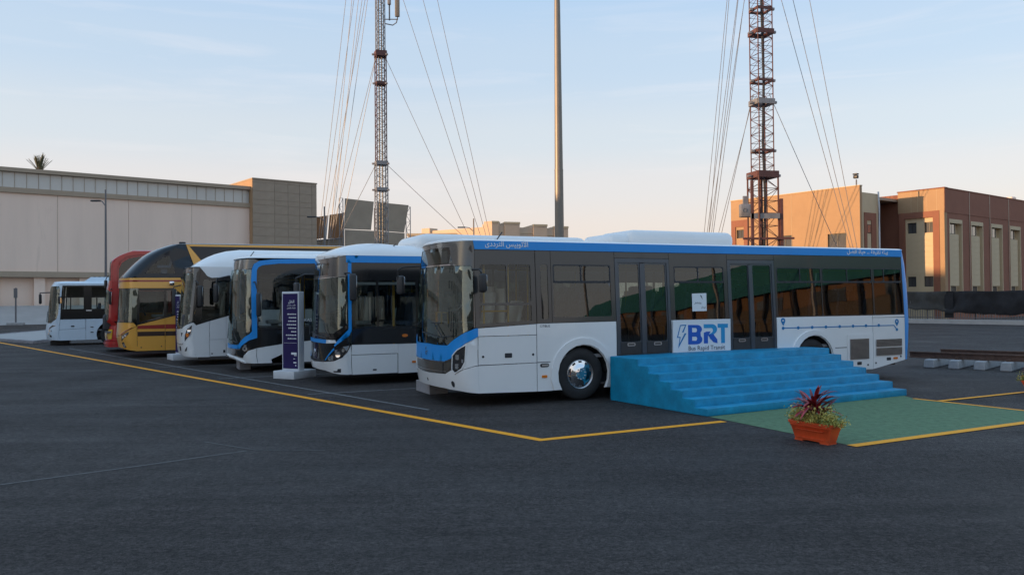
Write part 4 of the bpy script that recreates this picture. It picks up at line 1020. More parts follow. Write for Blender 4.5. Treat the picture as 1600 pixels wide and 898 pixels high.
def bus_four():
    S = Surf(12, 2.5, .4, 3.0, rake=((.25, .08), (.5, 0), (1.1, .0), (2.85, .20), (3.0, .24)), fw=.7); c = S.c
    t = bus_root('transit_bus', 'all white bus with a rounded white roof beside the gold coach', -9.407, 24.299)
    g = lambda n, poly, m, par=t, **k: patch(S, n, poly, M[m], par, **k)
    z_ = lambda x: 1.19+.27*x
    g('side_panel', [(.005, .25), (.432, .247), (.432, z_(.432)), (.059, 1.19), (-.02, 1.27)], 'white')
    h = g('locker_door', rect(.442, .90, .262, .75), 'white'); g('lock', disc(.5, .34, .022), 'ink', h, off=.004); g('lock', rect(.82, .88, .36, .44), 'ink', h, off=.004)
    g('side_panel', [(.442, .76), (.91, .76), (.91, z_(.91)), (.442, z_(.442))], 'white')
    g('side_panel', [(.91, .247), (1.75, .247)]+arch(2.5, .53, .5, .247)+[(3.2, .247), (3.2, 1.62), (1.6, 1.62), (.918, z_(.918))], 'white')
    lower_flank(S, t, 3.2, 11.9, .25, 1.62, 1.62, (8.9,), 'white', (5.4, 7.6, 10.2))
    gl = [(.06, 1.20), (1.6, 1.63), (1.6, 2.64), (1.042, 2.622), (.496, 2.586), (.339, 2.645), (.221, 2.764), (.10, 2.86), (.02, 2.2), (-.01, 1.30)]
    g('window_frame', gl, 'black', holes=[[(.20, 1.30), (.95, 1.50), (.95, 2.52), (.55, 2.50), (.36, 2.55), (.22, 2.55)], rect(1.02, 1.55, 1.66, 2.54, .03)], thick=.03)
    g('window_pane', [(.197, 1.297), (.953, 1.497), (.953, 2.523), (.55, 2.503), (.36, 2.553), (.217, 2.553)], 'glassdark', off=-.01, thick=.006)
    g('window_pane', rect(1.017, 1.553, 1.657, 2.543), 'glassdark', off=-.01, thick=.006)
    x = 1.6
    while x < 11.5:
        xe = min(x+1.6, 11.9); g('window_frame', rect(x+.004, xe-.002, 1.63, 2.64), 'black', holes=[rect(x+.06, xe-.06, 1.68, 2.56, .03)]); g('window_pane', rect(x+.057, xe-.057, 1.677, 2.563), 'glassdark', off=-.01, thick=.006); x = xe
    g('cant_rail', [(.10, 2.87), (.225, 2.77), (.343, 2.652), (.498, 2.594), (1.042, 2.63), (1.6, 2.648), (11.9, 2.65), (11.9, 2.93), (.02, 2.93)], 'white', off=.015, thick=.04)
    roof(S, 'roof', 2.925, .58, M['white'], t, p=2.6, ramp=((-.05, .02), (1.55, 1.), (10.5, 1.), (12, .3)), L=11.9)
    g('windscreen', mirror_u(S, [(c, 1.06), (-.5, 1.10), (-.235, 1.215), (-.06, 1.30), (-.05, 2.74), (c, 2.80)]), 'glassfront', thick=.008)
    g('pillar', mirror_u(S, [(c, 2.78), (-.14, 2.73), (-.16, 1.27), (-.065, 1.32), (-.055, 2.72), (.0, 2.80), (.05, 2.89), (c, 2.88)]), 'maskgrey', off=.004, thick=.02)
    g('pillar_cover', mirror_u(S, [(c, 2.795), (-.05, 2.745), (-.06, 1.31), (-.018, 1.30), (.015, 2.2), (.092, 2.865), (.05, 2.91), (c, 2.91)]), 'black', off=-.006)
    g('display', mirror_u(S, [(c, 2.52), (-.42, 2.52), (-.42, 2.76), (c, 2.78)]), 'trim', off=-.06, thick=.01)
    g('nose_panel', mirror_u(S, [(c, .30), (-.9, .30), (-.21, .261), (0, .25), (-.005, 1.26), (-.04, 1.275), (-.235, 1.205), (-.5, 1.09), (c, 1.05)]), 'white', off=.006, thick=.04)
    for k in (0, 1):
        fp = (lambda p: flip(S, p)) if k else (lambda p: p)
        h = g('headlight', fp([(-.055, 1.20), (-.20, 1.06), (-.29, .88), (-.285, .72), (-.20, .80), (-.09, .95)]), 'lens', off=.014)
        g('lamp', fp(disc(-.13, 1.06, .055, .06)), 'lamp', h, off=.022, thick=.012); g('lamp', fp(disc(-.18, .91, .05, .06)), 'amber', h, off=.022, thick=.012)
        g('air_slot', fp([(-.52, .86), (-.42, .97), (-.56, .97)]), 'plastic', off=.012); g('fog_light', fp([(-.34, .42), (-.20, .56), (-.24, .44)]), 'plastic', off=.012)
        g('fog_light', fp(rect(-.75, -.66, .42, .56, .03)), 'plastic', off=.012)
    g('seam_line', mirror_u(S, [(c, .63), (-.45, .62), (-.4, .66), (-.4, .67), (-.45, .632), (c, .642)]), 'ink', off=.010, thick=.006)
    rear(S, 'rear_panel', ((.3, 11.96), (1.3, 12.05), (2.3, 12.05), (2.93, 11.95)), M['white'], t, 11.9)
    far_side(S, t, 'white', 0.2, 11.9, .25, 1.62, 2.6, 2.92, 'glass', 'black')
    m_ = MB(); m_.box(.05, 11.8, .2, 2.3, .30, .50); m_.obj('chassis', M['plastic'], t)
    wells(t, (2.5, 8.9), 2.5); interior(S, t, 11.8, zf=.9, zc=2.8)
    mirror_near(t, [(.05, .0, 2.5), (.05, -.2, 2.5), (.12, -.24, 2.42)], (.17, -.24, 2.05), (.14, .2, .62), R(-15))
    wipers(S, t, [[(-.45, 1.12), (-.7, 1.2), (-1.2, 1.25)], [(-.9, 1.1), (-1.6, 1.3)]])
    return t
def bus_five():
    S = Surf(12, 2.55, .6, 3.0, rake=((.25, .09), (.6, 0), (1.2, .03), (2.70, .10), (2.78, .14), (3.16, .47), (3.5, .83), (3.75, 1.25), (3.87, 1.62), (3.9, 1.85)), fw=6.5, tum=.05, split=True); c = S.c
    rx = lambda z: S.rk(z)
    t = bus_root('coach', 'gold double deck coach with a sloping dark glass front and red and brown stripes', -12.68, 27.694, cat='coach')
    g = lambda n, poly, m, par=t, **k: patch(S, n, poly, M[m], par, **k)
    z_ = lambda x: 1.10+.254*x
    g('front_panel', [(.0, .24), (.045, .24), (.045, 1.085), (.03, 1.08), (.0, .6)], 'gold')
    def flank(a, b, z1=None):
        pts = [(a, .245), (b, .245), (b, z_(b) if z1 is None else z1), (a, z_(a) if z1 is None else z1)]
        g('side_panel', pts, 'gold')
    flank(.055, .91); flank(.922, 1.9)
    lower_flank(S, t, 1.9, 11.9, .25, 1.58, 1.58, (2.7, 8.2, 9.5), 'gold', (4.6, 6.8, 10.4))
    g('red_stripe', [(.061, .985), (.905, .977), (.905, 1.12), (.061, 1.095)], 'maroon', off=.005, thick=.006)
    g('red_stripe', rect(.927, 11.9, .972, 1.125), 'maroon', off=.005, thick=.006)
    g('brown_stripe', rect(.061, .905, .738, .890), 'brownstripe', off=.005, thick=.006); g('brown_stripe', rect(.927, 11.9, .736, .887), 'brownstripe', off=.005, thick=.006)
    for x, z in ((.17, .36), (.80, .38)): g('lock', disc(x, z, .02), 'ink', off=.005, thick=.006)
    # lower deck glazing
    gl = [(rx(1.1), 1.10), (.06, 1.115), (1.9, 1.585), (1.9, 2.35), (rx(2.35), 2.35)]
    g('window_frame', gl, 'black', holes=[[(.12, 1.22), (.88, 1.41), (.88, 2.28), (.12, 2.28)], [(.96, 1.44), (1.86, 1.66), (1.86, 2.28), (.96, 2.28)]])
    g('window_pane', [(.117, 1.217), (.883, 1.408), (.883, 2.283), (.117, 2.283)], 'glass', off=-.01, thick=.006); g('window_pane', [(.957, 1.437), (1.863, 1.657), (1.863, 2.283), (.957, 2.283)], 'glassdark', off=-.01, thick=.006)
    x = 1.9
    while x < 11.5:
        xe = min(x+1.7, 11.9); g('window_frame', rect(x+.004, xe, 1.59, 2.35), 'black', holes=[rect(x+.06, xe-.06, 1.64, 2.28, .03)]); g('window_pane', rect(x+.057, xe-.057, 1.637, 2.283), 'glassdark', off=-.01, thick=.006); x = xe
    # mid band with stripe, running down in a gold wedge
    g('mid_band', mirror_u(S, [(c, 2.36), (-.0001, 2.36), (-.0001, 2.705), (c, 2.70)]), 'gold', off=.02, thick=.05)
    g('mid_band', [(rx(2.36), 2.36), (1.191, 2.36), (1.522, 2.10), (1.56, 2.36), (1.41, 2.712), (rx(2.7), 2.706)], 'gold', off=.02, thick=.05)
    g('band_stripe', mirror_u(S, [(c, 2.575), (-.0001, 2.578), (-.0001, 2.635), (c, 2.635)]), 'maroon', off=.026, thick=.008)
    g('band_stripe', [(rx(2.6), 2.578), (1.445, 2.578), (1.425, 2.635), (rx(2.6), 2.635)], 'maroon', off=.026, thick=.008)
    g('mid_band', [(1.57, 2.36), (11.9, 2.36), (11.9, 2.6), (1.47, 2.6)], 'black', off=.0)
    # upper deck: dark glass dome and side
    win = [(.30, 2.865), (1.255, 2.858), (1.07, 3.47), (.90, 3.42), (.716, 3.31), (.48, 3.09)]
    dome = mirror_u(S, [(c, 2.708), (1.42, 2.72), (1.565, 2.72), (1.30, 3.87), (c, 3.87)])
    g('dome_side', [(.11, 2.712), (1.42, 2.72), (1.86, 3.06), (1.60, 3.86)]+[(rx(z), z) for z in (3.86, 3.8, 3.75, 3.6, 3.5, 3.3, 3.16, 2.95, 2.8)], 'coachblack', holes=[win], dz=.12)
    g('window_pane', [(u+(.003 if u < .6 else -.003)*0, z) for u, z in win], 'glass', off=-.008, thick=.006)
    g('upper_windscreen', mirror_u(S, [(c, 2.708), (-.0001, 2.712), (-.0001, 3.86), (c, 3.87)]), 'coachblack', dz=.12)
    g('gold_wedge', [(1.598, 3.865), (1.864, 3.11), (2.10, 3.30), (1.66, 3.865)], 'gold', off=.014)
    g('upper_window', [(1.875, 3.09), (1.44, 2.72), (1.47, 2.61), (11.9, 2.61), (11.9, 3.80), (1.72, 3.80), (2.112, 3.30)], 'coachblack')
    g('gold_rail', [(1.72, 3.805), (11.9, 3.805), (11.9, 3.90), (1.66, 3.87)], 'gold', off=.012)
    roof(S, 'roof', 3.875, .08, M['coachblack'], t, p=4., ramp=((1.2, .3), (3., 1), (12, 1.)), us=[S.c*(1-(i/14)**.8) for i in range(14)]+[-1e-4, 1.8, 2.2, 3, 5, 8, 11.3, 11.8, 11.9], L=11.9)
    # front lower
    g('windscreen', mirror_u(S, [(c, 1.20), (-.5, 1.215), (-.10, 1.215), (-.0001, 1.30), (-.0001, 2.352), (c, 2.352)]), 'glassfront', thick=.008)
    g('windscreen_border', mirror_u(S, [(c, 2.26), (-.5, 2.26), (-.18, 2.2), (-.16, 1.23), (-.0002, 1.225), (-.0002, 2.345), (c, 2.345)]), 'black', off=-.012, thick=.008)
    g('bonnet', mirror_u(S, [(c, .72), (-.52, .79), (-.12, 1.02), (-.0001, 1.09), (-.09, 1.19), (-.5, 1.205), (c, 1.19)]), 'gold', off=.012, thick=.04)
    g('bumper', mirror_u(S, [(c, .36), (-.65, .34), (-.0001, .24), (-.0001, 1.075), (-.12, 1.005), (-.52, .775), (c, .705)]), 'gold', off=.004, thick=.04)
    for k in (0, 1):
        fp = (lambda p: flip(S, p)) if k else (lambda p: p)
        h = g('headlight', fp([(-.56, .74), (-.21, .91), (-.24, .80), (-.54, .58)]), 'lens', off=.012)
        for u, z in ((-.44, .715), (-.34, .77)): g('lamp', fp(rect(u-.04, u+.04, z-.035, z+.035, .01, 2)), 'lamp', h, off=.02, thick=.01)
        f_ = g('fog_light', fp([(-.56, .52), (-.43, .55), (-.37, .36), (-.5, .36)]), 'plastic', off=.010); g('lamp', fp(disc(-.455, .43, .06, .075)), 'lamp', f_, off=.02, thick=.012)
        g('bonnet_stripe', fp([(-.60, .80), (-.13, 1.04), (-.12, 1.025), (-.60, .765)]), 'maroon', off=.018, thick=.01)
    rear(S, 'rear_panel', ((.3, 11.96), (1.3, 12.05), (2.3, 12.05), (3.3, 12.0), (3.87, 11.92)), M['gold'], t, 11.9)
    far_side(S, t, 'gold', 0., 11.9, .25, 1.5, 2.35, 3.87, 'glassdark', 'black')
    m_ = MB(); m_.box(.05, 11.8, .2, 2.35, .30, .50); m_.obj('chassis', M['plastic'], t)
    wells(t, (2.7, 8.2, 9.5), 2.55); interior(S, t, 11.8, zf=.85, zc=2.33)
    m_ = MB(); m_.box(.2, 11.8, .1, 2.45, 2.62, 2.68); m_.obj('upper_floor', M['floor'], t)
    for k in range(5):
        for y in (.45, .95, 1.6, 2.1): seat(t, .9+.85*k, y, 2.68, 0, .44)
    mirror_near(t, [(1.42, .0, 2.46), (1.19, -.2, 2.40), (1.16, -.24, 2.2)], (1.2, -.24, 1.88), (.14, .2, .9), R(-10), .02)
    m_ = MB(); m_.rbox((1.13, -.05, 2.52), (.16, .08, .14), .03, 3); m_.obj('side_camera', M['chrome'], t)
    m_ = MB(); m_.rbox((1.5, .5, 3.93), (.22, .1, .1), .03, 2); m_.obj('roof_sensor', M['plastic'], t)
    return t
def bus_six():
    S = Surf(10.5, 2.5, .46, 3.2, rake=((.2, -.03), (.55, -.02), (.95, .0), (1.1, .12), (2.4, .24), (2.7, .32), (3.85, .36)), tum=.03, split=2); c = S.c; rx = S.ck
    t = bus_root('double_decker_bus', 'red double deck bus with a yellow nose, mostly hidden behind the gold coach', -15.08, 31.0)
    g = lambda n, poly, m, par=t, **k: patch(S, n, poly, M[m], par, **k)
    g('front_skirt', mirror_u(S, [(c, .2), (-.3, .2), (-.0001, .2), (-.0001, .42), (-.3, .42), (c, .42)]), 'redpaint', off=.05, thick=.08)
    g('nose_panel', mirror_u(S, [(c, .43), (-.0001, .43), (-.0001, 1.08), (-.2, .98), (c, .94)]), 'redpaint', off=.01)
    gy = g('grille', mirror_u(S, [(c, .50), (-.25, .50), (-.22, .86), (c, .86)]), 'yellowpaint', off=.03)
    g('bumper_rib', mirror_u(S, [(c, .30), (-.1, .30), (-.1, .34), (c, .34)]), 'redpaint', off=.08, thick=.03)
    for k in (0, 1):
        fp = (lambda p: flip(S, p)) if k else (lambda p: p)
        g('lamp', fp(disc(-.62, .72, .075, .085)), 'lamp', gy, off=.05, thick=.02); g('grille_slot', fp(rect(-.74, -.50, .56, .60)), 'maroon', gy, off=.036, thick=.01); g('grille_slot', fp(rect(-.74, -.50, .51, .54)), 'maroon', gy, off=.036, thick=.01)
    wp = mirror_u(S, [(c, 1.05), (-.45, 1.06), (-.18, 1.25), (-.15, 2.2), (-.25, 2.35), (c, 2.38)])
    g('windscreen', wp, 'glassfront', off=-.005, thick=.008)
    up = mirror_u(S, [(c, 2.75), (-.15, 2.7), (-.15, 3.45), (c, 3.52)])
    g('front_frame', mirror_u(S, [(c, .95), (-.2, .99), (-.0001, 1.09), (-.0001, 3.60), (c, 3.72)]), 'redpaint', holes=[wp, up], dz=.15)
    g('upper_windscreen', up, 'glassdark', off=-.005, thick=.008)
    uw = [(.22, 2.58), (2.2, 2.58), (2.2, 3.62), (.92, 3.62), (.58, 3.55), (.34, 3.38), (.24, 3.15)]
    g('upper_side', [(rx(2.45), 2.45), (10.4, 2.45), (10.4, 3.84)]+[(rx(z), z) for z in (3.84, 3.80, 3.76, 3.72, 3.63, 3.55, 3.4, 3.1, 2.8)], 'redpaint', holes=[uw]+[rect(2.3+1.6*k, 3.8+1.6*k, 2.75, 3.6, .08) for k in range(5)], dz=.12)
    g('upper_window', uw, 'glassdark', off=-.008, thick=.006)
    for k in range(5): g('upper_window', rect(2.3+1.6*k-.003, 3.8+1.6*k+.003, 2.747, 3.603), 'glassdark', off=-.008, thick=.006)
    g('front_rim', [(.01, 1.17), (.17, 1.17), (.17, 3.15), (.26, 3.42), (.52, 3.62), (.9, 3.69), (2.2, 3.69), (2.2, 3.82), (.9, 3.82), (.5, 3.72), (.12, 3.5), (.01, 3.2)], 'redpaint', off=.05, thick=.06)
    g('roof_front', mirror_u(S, [(c, 3.73), (-.0001, 3.61), (-.0001, 3.84), (c, 3.84)]), 'redpaint', dz=.05)
    lower_flank(S, t, .25, 10.4, .22, 1.2, 1.2, (2.2, 7.8), 'redpaint', (4, 6, 9))
    g('window_frame', [(rx(1.21), 1.21), (10.4, 1.21), (10.4, 2.44), (rx(2.44), 2.44)], 'redpaint', holes=[rect(.45+1.65*k, 1.95+1.65*k, 1.3, 2.3, .06) for k in range(6)])
    for k in range(6): g('window_pane', rect(.447+1.65*k, 1.953+1.65*k, 1.297, 2.303), 'glassdark', off=-.008, thick=.006)
    roof(S, 'roof', 3.84, .06, M['redpaint'], t, p=5, ramp=((.4, .5), (2, 1), (11, 1)), us=[S.c*(1-(i/14)**.8) for i in range(14)]+[-1e-4, 1.0, 1.4, 2, 4, 7, 9.8, 10.3, 10.4], L=10.4)
    rear(S, 'rear_panel', ((.25, 10.45), (1.3, 10.5), (2.5, 10.5), (3.84, 10.42)), M['redpaint'], t, 10.4)
    far_side(S, t, 'redpaint', 0.1, 10.4, .22, 1.2, 2.4, 3.84, 'glassdark', 'black')
    m_ = MB(); m_.box(.2, 10.3, .2, 2.3, .30, .50); m_.obj('chassis', M['plastic'], t)
    wells(t, (2.2, 7.8), 2.5); interior(S, t, 10.3, zf=.8, zc=2.4)
    mirror_near(t, [(-.0, .05, 2.4), (-.05, -.15, 2.35)], (-.05, -.18, 2.05), (.1, .16, .5), R(-15))
    mirror_near(t, [(.1, 2.4, 2.9), (-.2, 2.62, 2.95), (-.28, 2.68, 2.8)], (-.28, 2.68, 2.62), (.1, .18, .34), R(15))
    return t
def bus_seven():
    S = Surf(8, 2.3, .6, 3.0, rake=((.22, .10), (.5, 0), (.9, .06), (1.0, .08), (2.6, .22), (2.75, .34)), fw=.8, tum=.03); c = S.c
    t = bus_root('minibus', 'small white bus with a row of black windows, farthest left in the row', -19.93, 36.137)
    g = lambda n, poly, m, par=t, **k: patch(S, n, poly, M[m], par, **k)
    g('side_panel', [(.005, .226), (1.06, .232), (1.06, .735), (.005, .690)], 'lightblue')
    h = g('locker_door', [(.012, .70), (1.052, .745), (1.052, 1.145), (.012, 1.14)], 'lightblue'); g('latch', rect(.476, .616, .81, .872, .012, 2), 'ink', h, off=.005)
    g('side_panel', [(1.07, .235)]+arch(2.05, .56, .46, .235)+[(3.2, .235), (3.2, 1.165), (1.07, 1.15)], 'lightblue')
    g('wheel_arch_trim', arch(2.05, .64, .46, .24)+list(reversed(arch(2.05, .565, .46, .24))), 'lightblue', off=.02, thick=.02)
    lower_flank(S, t, 3.2, 7.9, .235, 1.165, 1.165, (5.9,), 'lightblue', (4.6,))
    for z in (.79, .56): g('marker_light', rect(1.25, 1.37, z-.02, z+.02, .01, 2), 'ink', off=.008)
    panes = [(.05, .42), (.47, .98), (1.30, 1.95), (2.0, 2.9), (2.95, 4.2), (4.25, 5.5), (5.55, 6.8), (6.85, 7.75)]
    g('window_frame', [(.01, 1.155), (7.9, 1.19), (7.9, 2.635), (.01, 2.635)], 'black', holes=[rect(a, b, 1.60, 2.10, .02) for a, b in panes]+[rect(a, b, 2.16, 2.58, .02) for a, b in ((.05, .98), (1.3, 2.9))])
    for a, b in panes: g('window_pane', rect(a-.003, b+.003, 1.597, 2.103), 'glass', off=-.008, thick=.006)
    for a, b in ((.05, .98), (1.3, 2.9)): g('window_pane', rect(a-.003, b+.003, 2.157, 2.583), 'glassdark', off=-.008, thick=.006)
    g('door_badge', rect(1.08, 1.3, 1.50, 1.56), 'alu', off=.01)
    g('cant_rail', [(.0, 2.64), (7.9, 2.64), (7.9, 2.74), (-.1, 2.72)], 'lightblue', off=.01)
    roof(S, 'roof', 2.725, .12, M['lightblue'], t, p=4, ramp=((-.6, .2), (.4, 1), (8, 1)), L=7.9)
    m_ = MB(); m_.hexa([(.98, .5, 2.83), (3.5, .5, 2.83), (3.5, 1.8, 2.83), (.98, 1.8, 2.83)], [(1.25, .58, 3.03), (3.3, .58, 3.03), (3.3, 1.72, 3.03), (1.25, 1.72, 3.03)])
    ac = m_.obj('air_conditioner', M['lightblue'], t)
    sl = None
    for k in range(9):
        if sl is None:
            m_ = MB(); m_.box(-.05, .05, .6, 1.7, 3.03, 3.055); sl = m_.obj('vent_slat', M['plastic'], ac); q = sl
        else: q = dup(sl, ac)
        q.location = (1.4+.2*k, 0, 0)
    g('windscreen', mirror_u(S, [(c, 1.0), (-.4, 1.0), (-.16, 1.18), (-.10, 1.4), (-.09, 2.45), (-.14, 2.60), (c, 2.62)]), 'glassfront', thick=.008)
    g('windscreen_border', mirror_u(S, [(c, 2.35), (-.4, 2.36), (-.28, 2.3), (-.25, 1.25), (-.4, 1.12), (c, 1.1), (c, 1.01), (-.4, 1.01), (-.165, 1.185), (-.105, 1.4), (-.095, 2.45), (-.145, 2.595), (c, 2.61)]), 'black', off=-.012, thick=.008)
    g('nose_panel', mirror_u(S, [(c, .26), (-.29, .247), (0, .226), (.002, 2.635), (-.05, 2.72), (c, 2.72), (c, 2.63), (-.13, 2.61), (-.08, 2.46), (-.09, 1.4), (-.15, 1.17), (-.4, .985), (c, .985)]) if False else
      mirror_u(S, [(c, .26), (-.29, .247), (0, .226), (.0, 1.6), (-.095, 1.6), (-.098, 1.4), (-.155, 1.172), (-.4, .988), (c, .988)]), 'lightblue', off=.006, thick=.04)
    g('pillar', mirror_u(S, [(c, 2.632), (-.135, 2.612), (-.085, 2.46), (-.092, 1.61), (.0, 1.61), (.0, 2.64), (-.05, 2.72), (c, 2.72)]), 'lightblue', off=.004, thick=.04)
    for k in (0, 1):
        fp = (lambda p: flip(S, p)) if k else (lambda p: p)
        h = g('headlight', fp([(-.14, .88), (-.3, .82), (-.50, .70), (-.46, .80), (-.3, .90)]), 'lens', off=.012); g('lamp', fp(disc(-.42, .66, .06)), 'lamp', off=.014, thick=.01); g('lamp', fp(disc(-.45, .53, .045)), 'lamp', off=.014, thick=.01)
        g('fog_light', fp(disc(-.36, .42, .05)), 'plastic', off=.012)
    rear(S, 'rear_panel', ((.3, 7.95), (1.3, 8.0), (2.3, 7.98), (2.72, 7.92)), M['lightblue'], t, 7.9)
    far_side(S, t, 'lightblue', 0.05, 7.9, .24, 1.55, 2.15, 2.72, 'glass', 'black')
    m_ = MB(); m_.box(.05, 7.8, .2, 2.1, .30, .50); m_.obj('chassis', M['plastic'], t)
    wells(t, (2.05, 5.9), 2.3, .44)
    b = MB(); b.box(-.3, 7.8, .06, 2.24, .62, .68); b.obj('cabin_floor', M['floor'], t)
    b = MB(); b.box(-.2, 7.8, .2, 2.1, 2.6, 2.63); b.obj('ceiling', M['trim'], t)
    b = MB(); b.rbox((-.15, 1.15, 1.1), (.4, 1.9, .5), .1, 3); b.obj('dashboard', M['dash'], t)
    for k in range(6):
        for y in (.4, .85, 1.75): seat(t, 1.3+1.0*k, y, .68, 0, .42)
    mirror_near(t, [(.0, 2.2, 2.4), (-.5, 2.45, 2.36), (-.92, 2.5, 2.34), (-.94, 2.5, 2.0)], (-.92, 2.5, 2.06), (.1, .18, .46), R(15), .03)
    mirror_near(t, [(-.05, .05, 2.3), (.0, -.13, 2.25)], (.05, -.15, 2.0), (.1, .16, .34), R(-15))
    wipers(S, t, [[(-.6, 1.02), (-.7, 1.5), (-.72, 2.0)], [(-1.5, 1.02), (-1.5, 1.5)]])
    return t
for f_ in (bus_two, bus_three, bus_four, bus_five, bus_six, bus_seven): f_()

# ------------------------------------------------------------ buildings
def frame_root(name, label, cat, o, e, group=None):
    """thing whose local x runs along e (ground direction), y goes into the building"""
    return thing(name, label, cat, (o[0], o[1], 0), math.atan2(e[1], e[0]), group)
def bx(t, name, mat, *b, parent=None, label=None):
    m_ = MB(); m_.box(*b); o = m_.obj(name, M[mat], parent or t)
    if label: o['label'] = label
    return o
class Rep:
    """alike boxes that share one mesh"""
    def __init__(s): s.d = {}
    def box(s, name, mat, parent, x0, x1, y0, y1, z0, z1):
        k = (name, mat, round(x1-x0, 3), round(y1-y0, 3), round(z1-z0, 3))
        if k not in s.d:
            m_ = MB(); m_.box(0, x1-x0, 0, y1-y0, 0, z1-z0); o = m_.obj(name, M[mat], parent); s.d[k] = o.data
        else: o = bpy.data.objects.new(name, s.d[k]); COL.objects.link(o); o.parent = parent
        o.location = (x0, y0, z0); return o
RP = Rep()
# left: long beige hall with a strip of pale glazing
t = frame_root('beige_hall', 'long beige hall with a strip of pale glazing under its roof, behind the left buses', 'building', W0, U1)
bx(t, 'wall', 'beige', -60, 11.02, .25, 30, 4.78, 12.05); bx(t, 'wall', 'beige', 11.05, 23.4, .25, 30, 4.78, 12.05)
bx(t, 'band', 'taupe', -60, 23.4, .05, 30, 12.052, 12.52); bx(t, 'band', 'taupe', -60, 23.4, -.1, .9, 13.98, 14.34); bx(t, 'roof', 'taupe', -60, 23.4, .9, 30, 13.9, 14.2)
bx(t, 'band', 'taupe', -60, 23.4, -.05, .6, 4.26, 4.778); bx(t, 'wall', 'beige', -60, 23.4, .85, 30, 1.0, 4.26)
s = -14.39
while s < 23.3:
    RP.box('glazing_panel', 'glazing', t, s, min(s+.945, 23.38), .35, .40, 12.54, 13.97); RP.box('mullion', 'taupe', t, s+.945, s+.975, .30, .42, 12.522, 13.978); s += .975
bx(t, 'glazing_back', 'taupe', -60, 23.4, .45, 30, 12.522, 13.978)
for s in (-8.2, -1.5, 4.7, 17.2): bx(t, 'joint', 'taupe', s, s+.03, .235, .249, 4.78, 12.05)
s = -24.0
while s < 23:
    RP.box('pilaster', 'beige', t, s-.2, s+.72, .3, .84, 1.3, 4.258); s += 3.85
# end block clad in taupe panels
t = frame_root('panelled_tower_block', 'taupe panelled block at the right end of the long beige hall, one edge coloured as sunlit', 'building', W0, U1)
bx(t, 'wall', 'taupe', 23.45, 30.95, -.55, 14, 1.0, 15.12); bx(t, 'sun_tinted_side', 'sandwall', 23.41, 23.448, -.55, 14, 1.5, 15.12)  # the thin side strip is coloured sandy orange to paint in warm sunlight
bx(t, 'parapet', 'taupe', 23.38, 31.02, -.66, 14, 15.125, 15.25)
xs = [23.44, 25.93, 27.5, 28.88, 30.36, 30.97]; z = 1.6; rows = [.95, .55, .95, .95, .55, .95]; k = 0
while z < 15.0:
    h = rows[k % 6]; h = min(h, 15.1-z); k += 1
    for a, c in zip(xs, xs[1:]): RP.box('facade_panel', 'taupepanel', t, a+.012, c-.012, -.60, -.553, z+.012, z+h-.012)
    z += h
# right: two sunlit blocks of the sand and brown building
E1 = Vector((.596, -.803)); E2 = Vector((.7823, .6229)); BC = Vector((25.187, 59.357)); A1 = Vector((29.57, 62.79)); B1 = A1+E1*3.46
def window(t, x0, x1, z0, z1, y, dep=.14, mull=1):
    fr_ = MB(); fr_.box(x0, x1, y+dep-.03, y+dep+.03, z0, z0+.05); fr_.box(x0, x1, y+dep-.03, y+dep+.03, z1-.05, z1); fr_.box(x0, x0+.05, y+dep-.03, y+dep+.03, z0+.05, z1-.05); fr_.box(x1-.05, x1, y+dep-.03, y+dep+.03, z0+.05, z1-.05)
    for i in range(mull): xm = x0+(x1-x0)*(i+1)/(mull+1); fr_.box(xm-.025, xm+.025, y+dep-.03, y+dep+.03, z0+.05, z1-.05)
    w_ = fr_.obj('window', M['plastic'], t)
    m_ = MB(); m_.box(x0+.02, x1-.02, y+dep-.006, y+dep+.004, z0+.02, z1-.02); m_.obj('pane', M['glasshouse'], w_)
    return w_
def wall_with(t, x0, x1, z0, z1, y0, y1, holes, mat, name='wall'):
    """wall slab with rectangular openings, as one mesh of butted boxes"""
    m_ = MB(); xs = sorted({x0, x1}|{h[0] for h in holes}|{h[1] for h in holes})
    for a, c in zip(xs, xs[1:]):
        hs = sorted([(h[2], h[3]) for h in holes if h[0] < c-1e-6 and h[1] > a+1e-6]); z = z0
        for p, q in hs:
            if p > z: m_.box(a, c, y0, y1, z, p)
            z = q
        if z1 > z: m_.box(a, c, y0, y1, z, z1)
    return m_.obj(name, M[mat], t)
t = frame_root('sand_block', 'sunlit sand coloured block with a brown framed window, behind the right lattice mast', 'building', BC-E1*11.5, E1)
hol = [(.58, 1.28, 6.66, 7.36), (4.5, 5.85, 4.2, 6.6), (8.9, 10.4, 4.2, 6.46), (.58, 1.28, 2.2, 3.0)]
wall_with(t, 0, 11.5, 0, 9.8, 0, .3, hol, 'sandwall')
for h in hol: window(t, *h, 0)
for k in range(3):
    bx(t, 'seam', 'cream', 2.9+2.9*k, 2.92+2.9*k, -.012, -.001, 0, 9.8)
bx(t, 'brown_frame', 'brick', .08, .5, -.08, 0-.001, 2.0, 8.15); bx(t, 'brown_frame', 'brick', 1.34, 1.76, -.08, -.001, 2.0, 8.15); bx(t, 'brown_frame', 'brick', .503, 1.337, -.08, -.001, 7.6, 8.147)
bx(t, 'side_wall', 'cream', 11.2, 11.5, .301, 2.42, 0, 9.35); bx(t, 'roof', 'taupe', 0, 11.2, .301, 12, 9.0, 9.2); bx(t, 'back_wall', 'cream', 0, 11.2, 12.01, 12.3, 0, 9.4); bx(t, 'end_wall', 'sandwall', 0, .3, .301, 12, 0, 9.75)
bx(t, 'coping', 'cream', -.03, 11.53, -.04, .34, 9.801, 9.86)
bx(t, 'return_frame', 'brick', 11.501, 11.56, .5, .85, 2, 7.9); bx(t, 'return_frame', 'brick', 11.501, 11.56, 1.45, 2.1, 2, 7.9); bx(t, 'return_frame', 'brick', 11.501, 11.56, .853, 1.447, 7.35, 7.9)
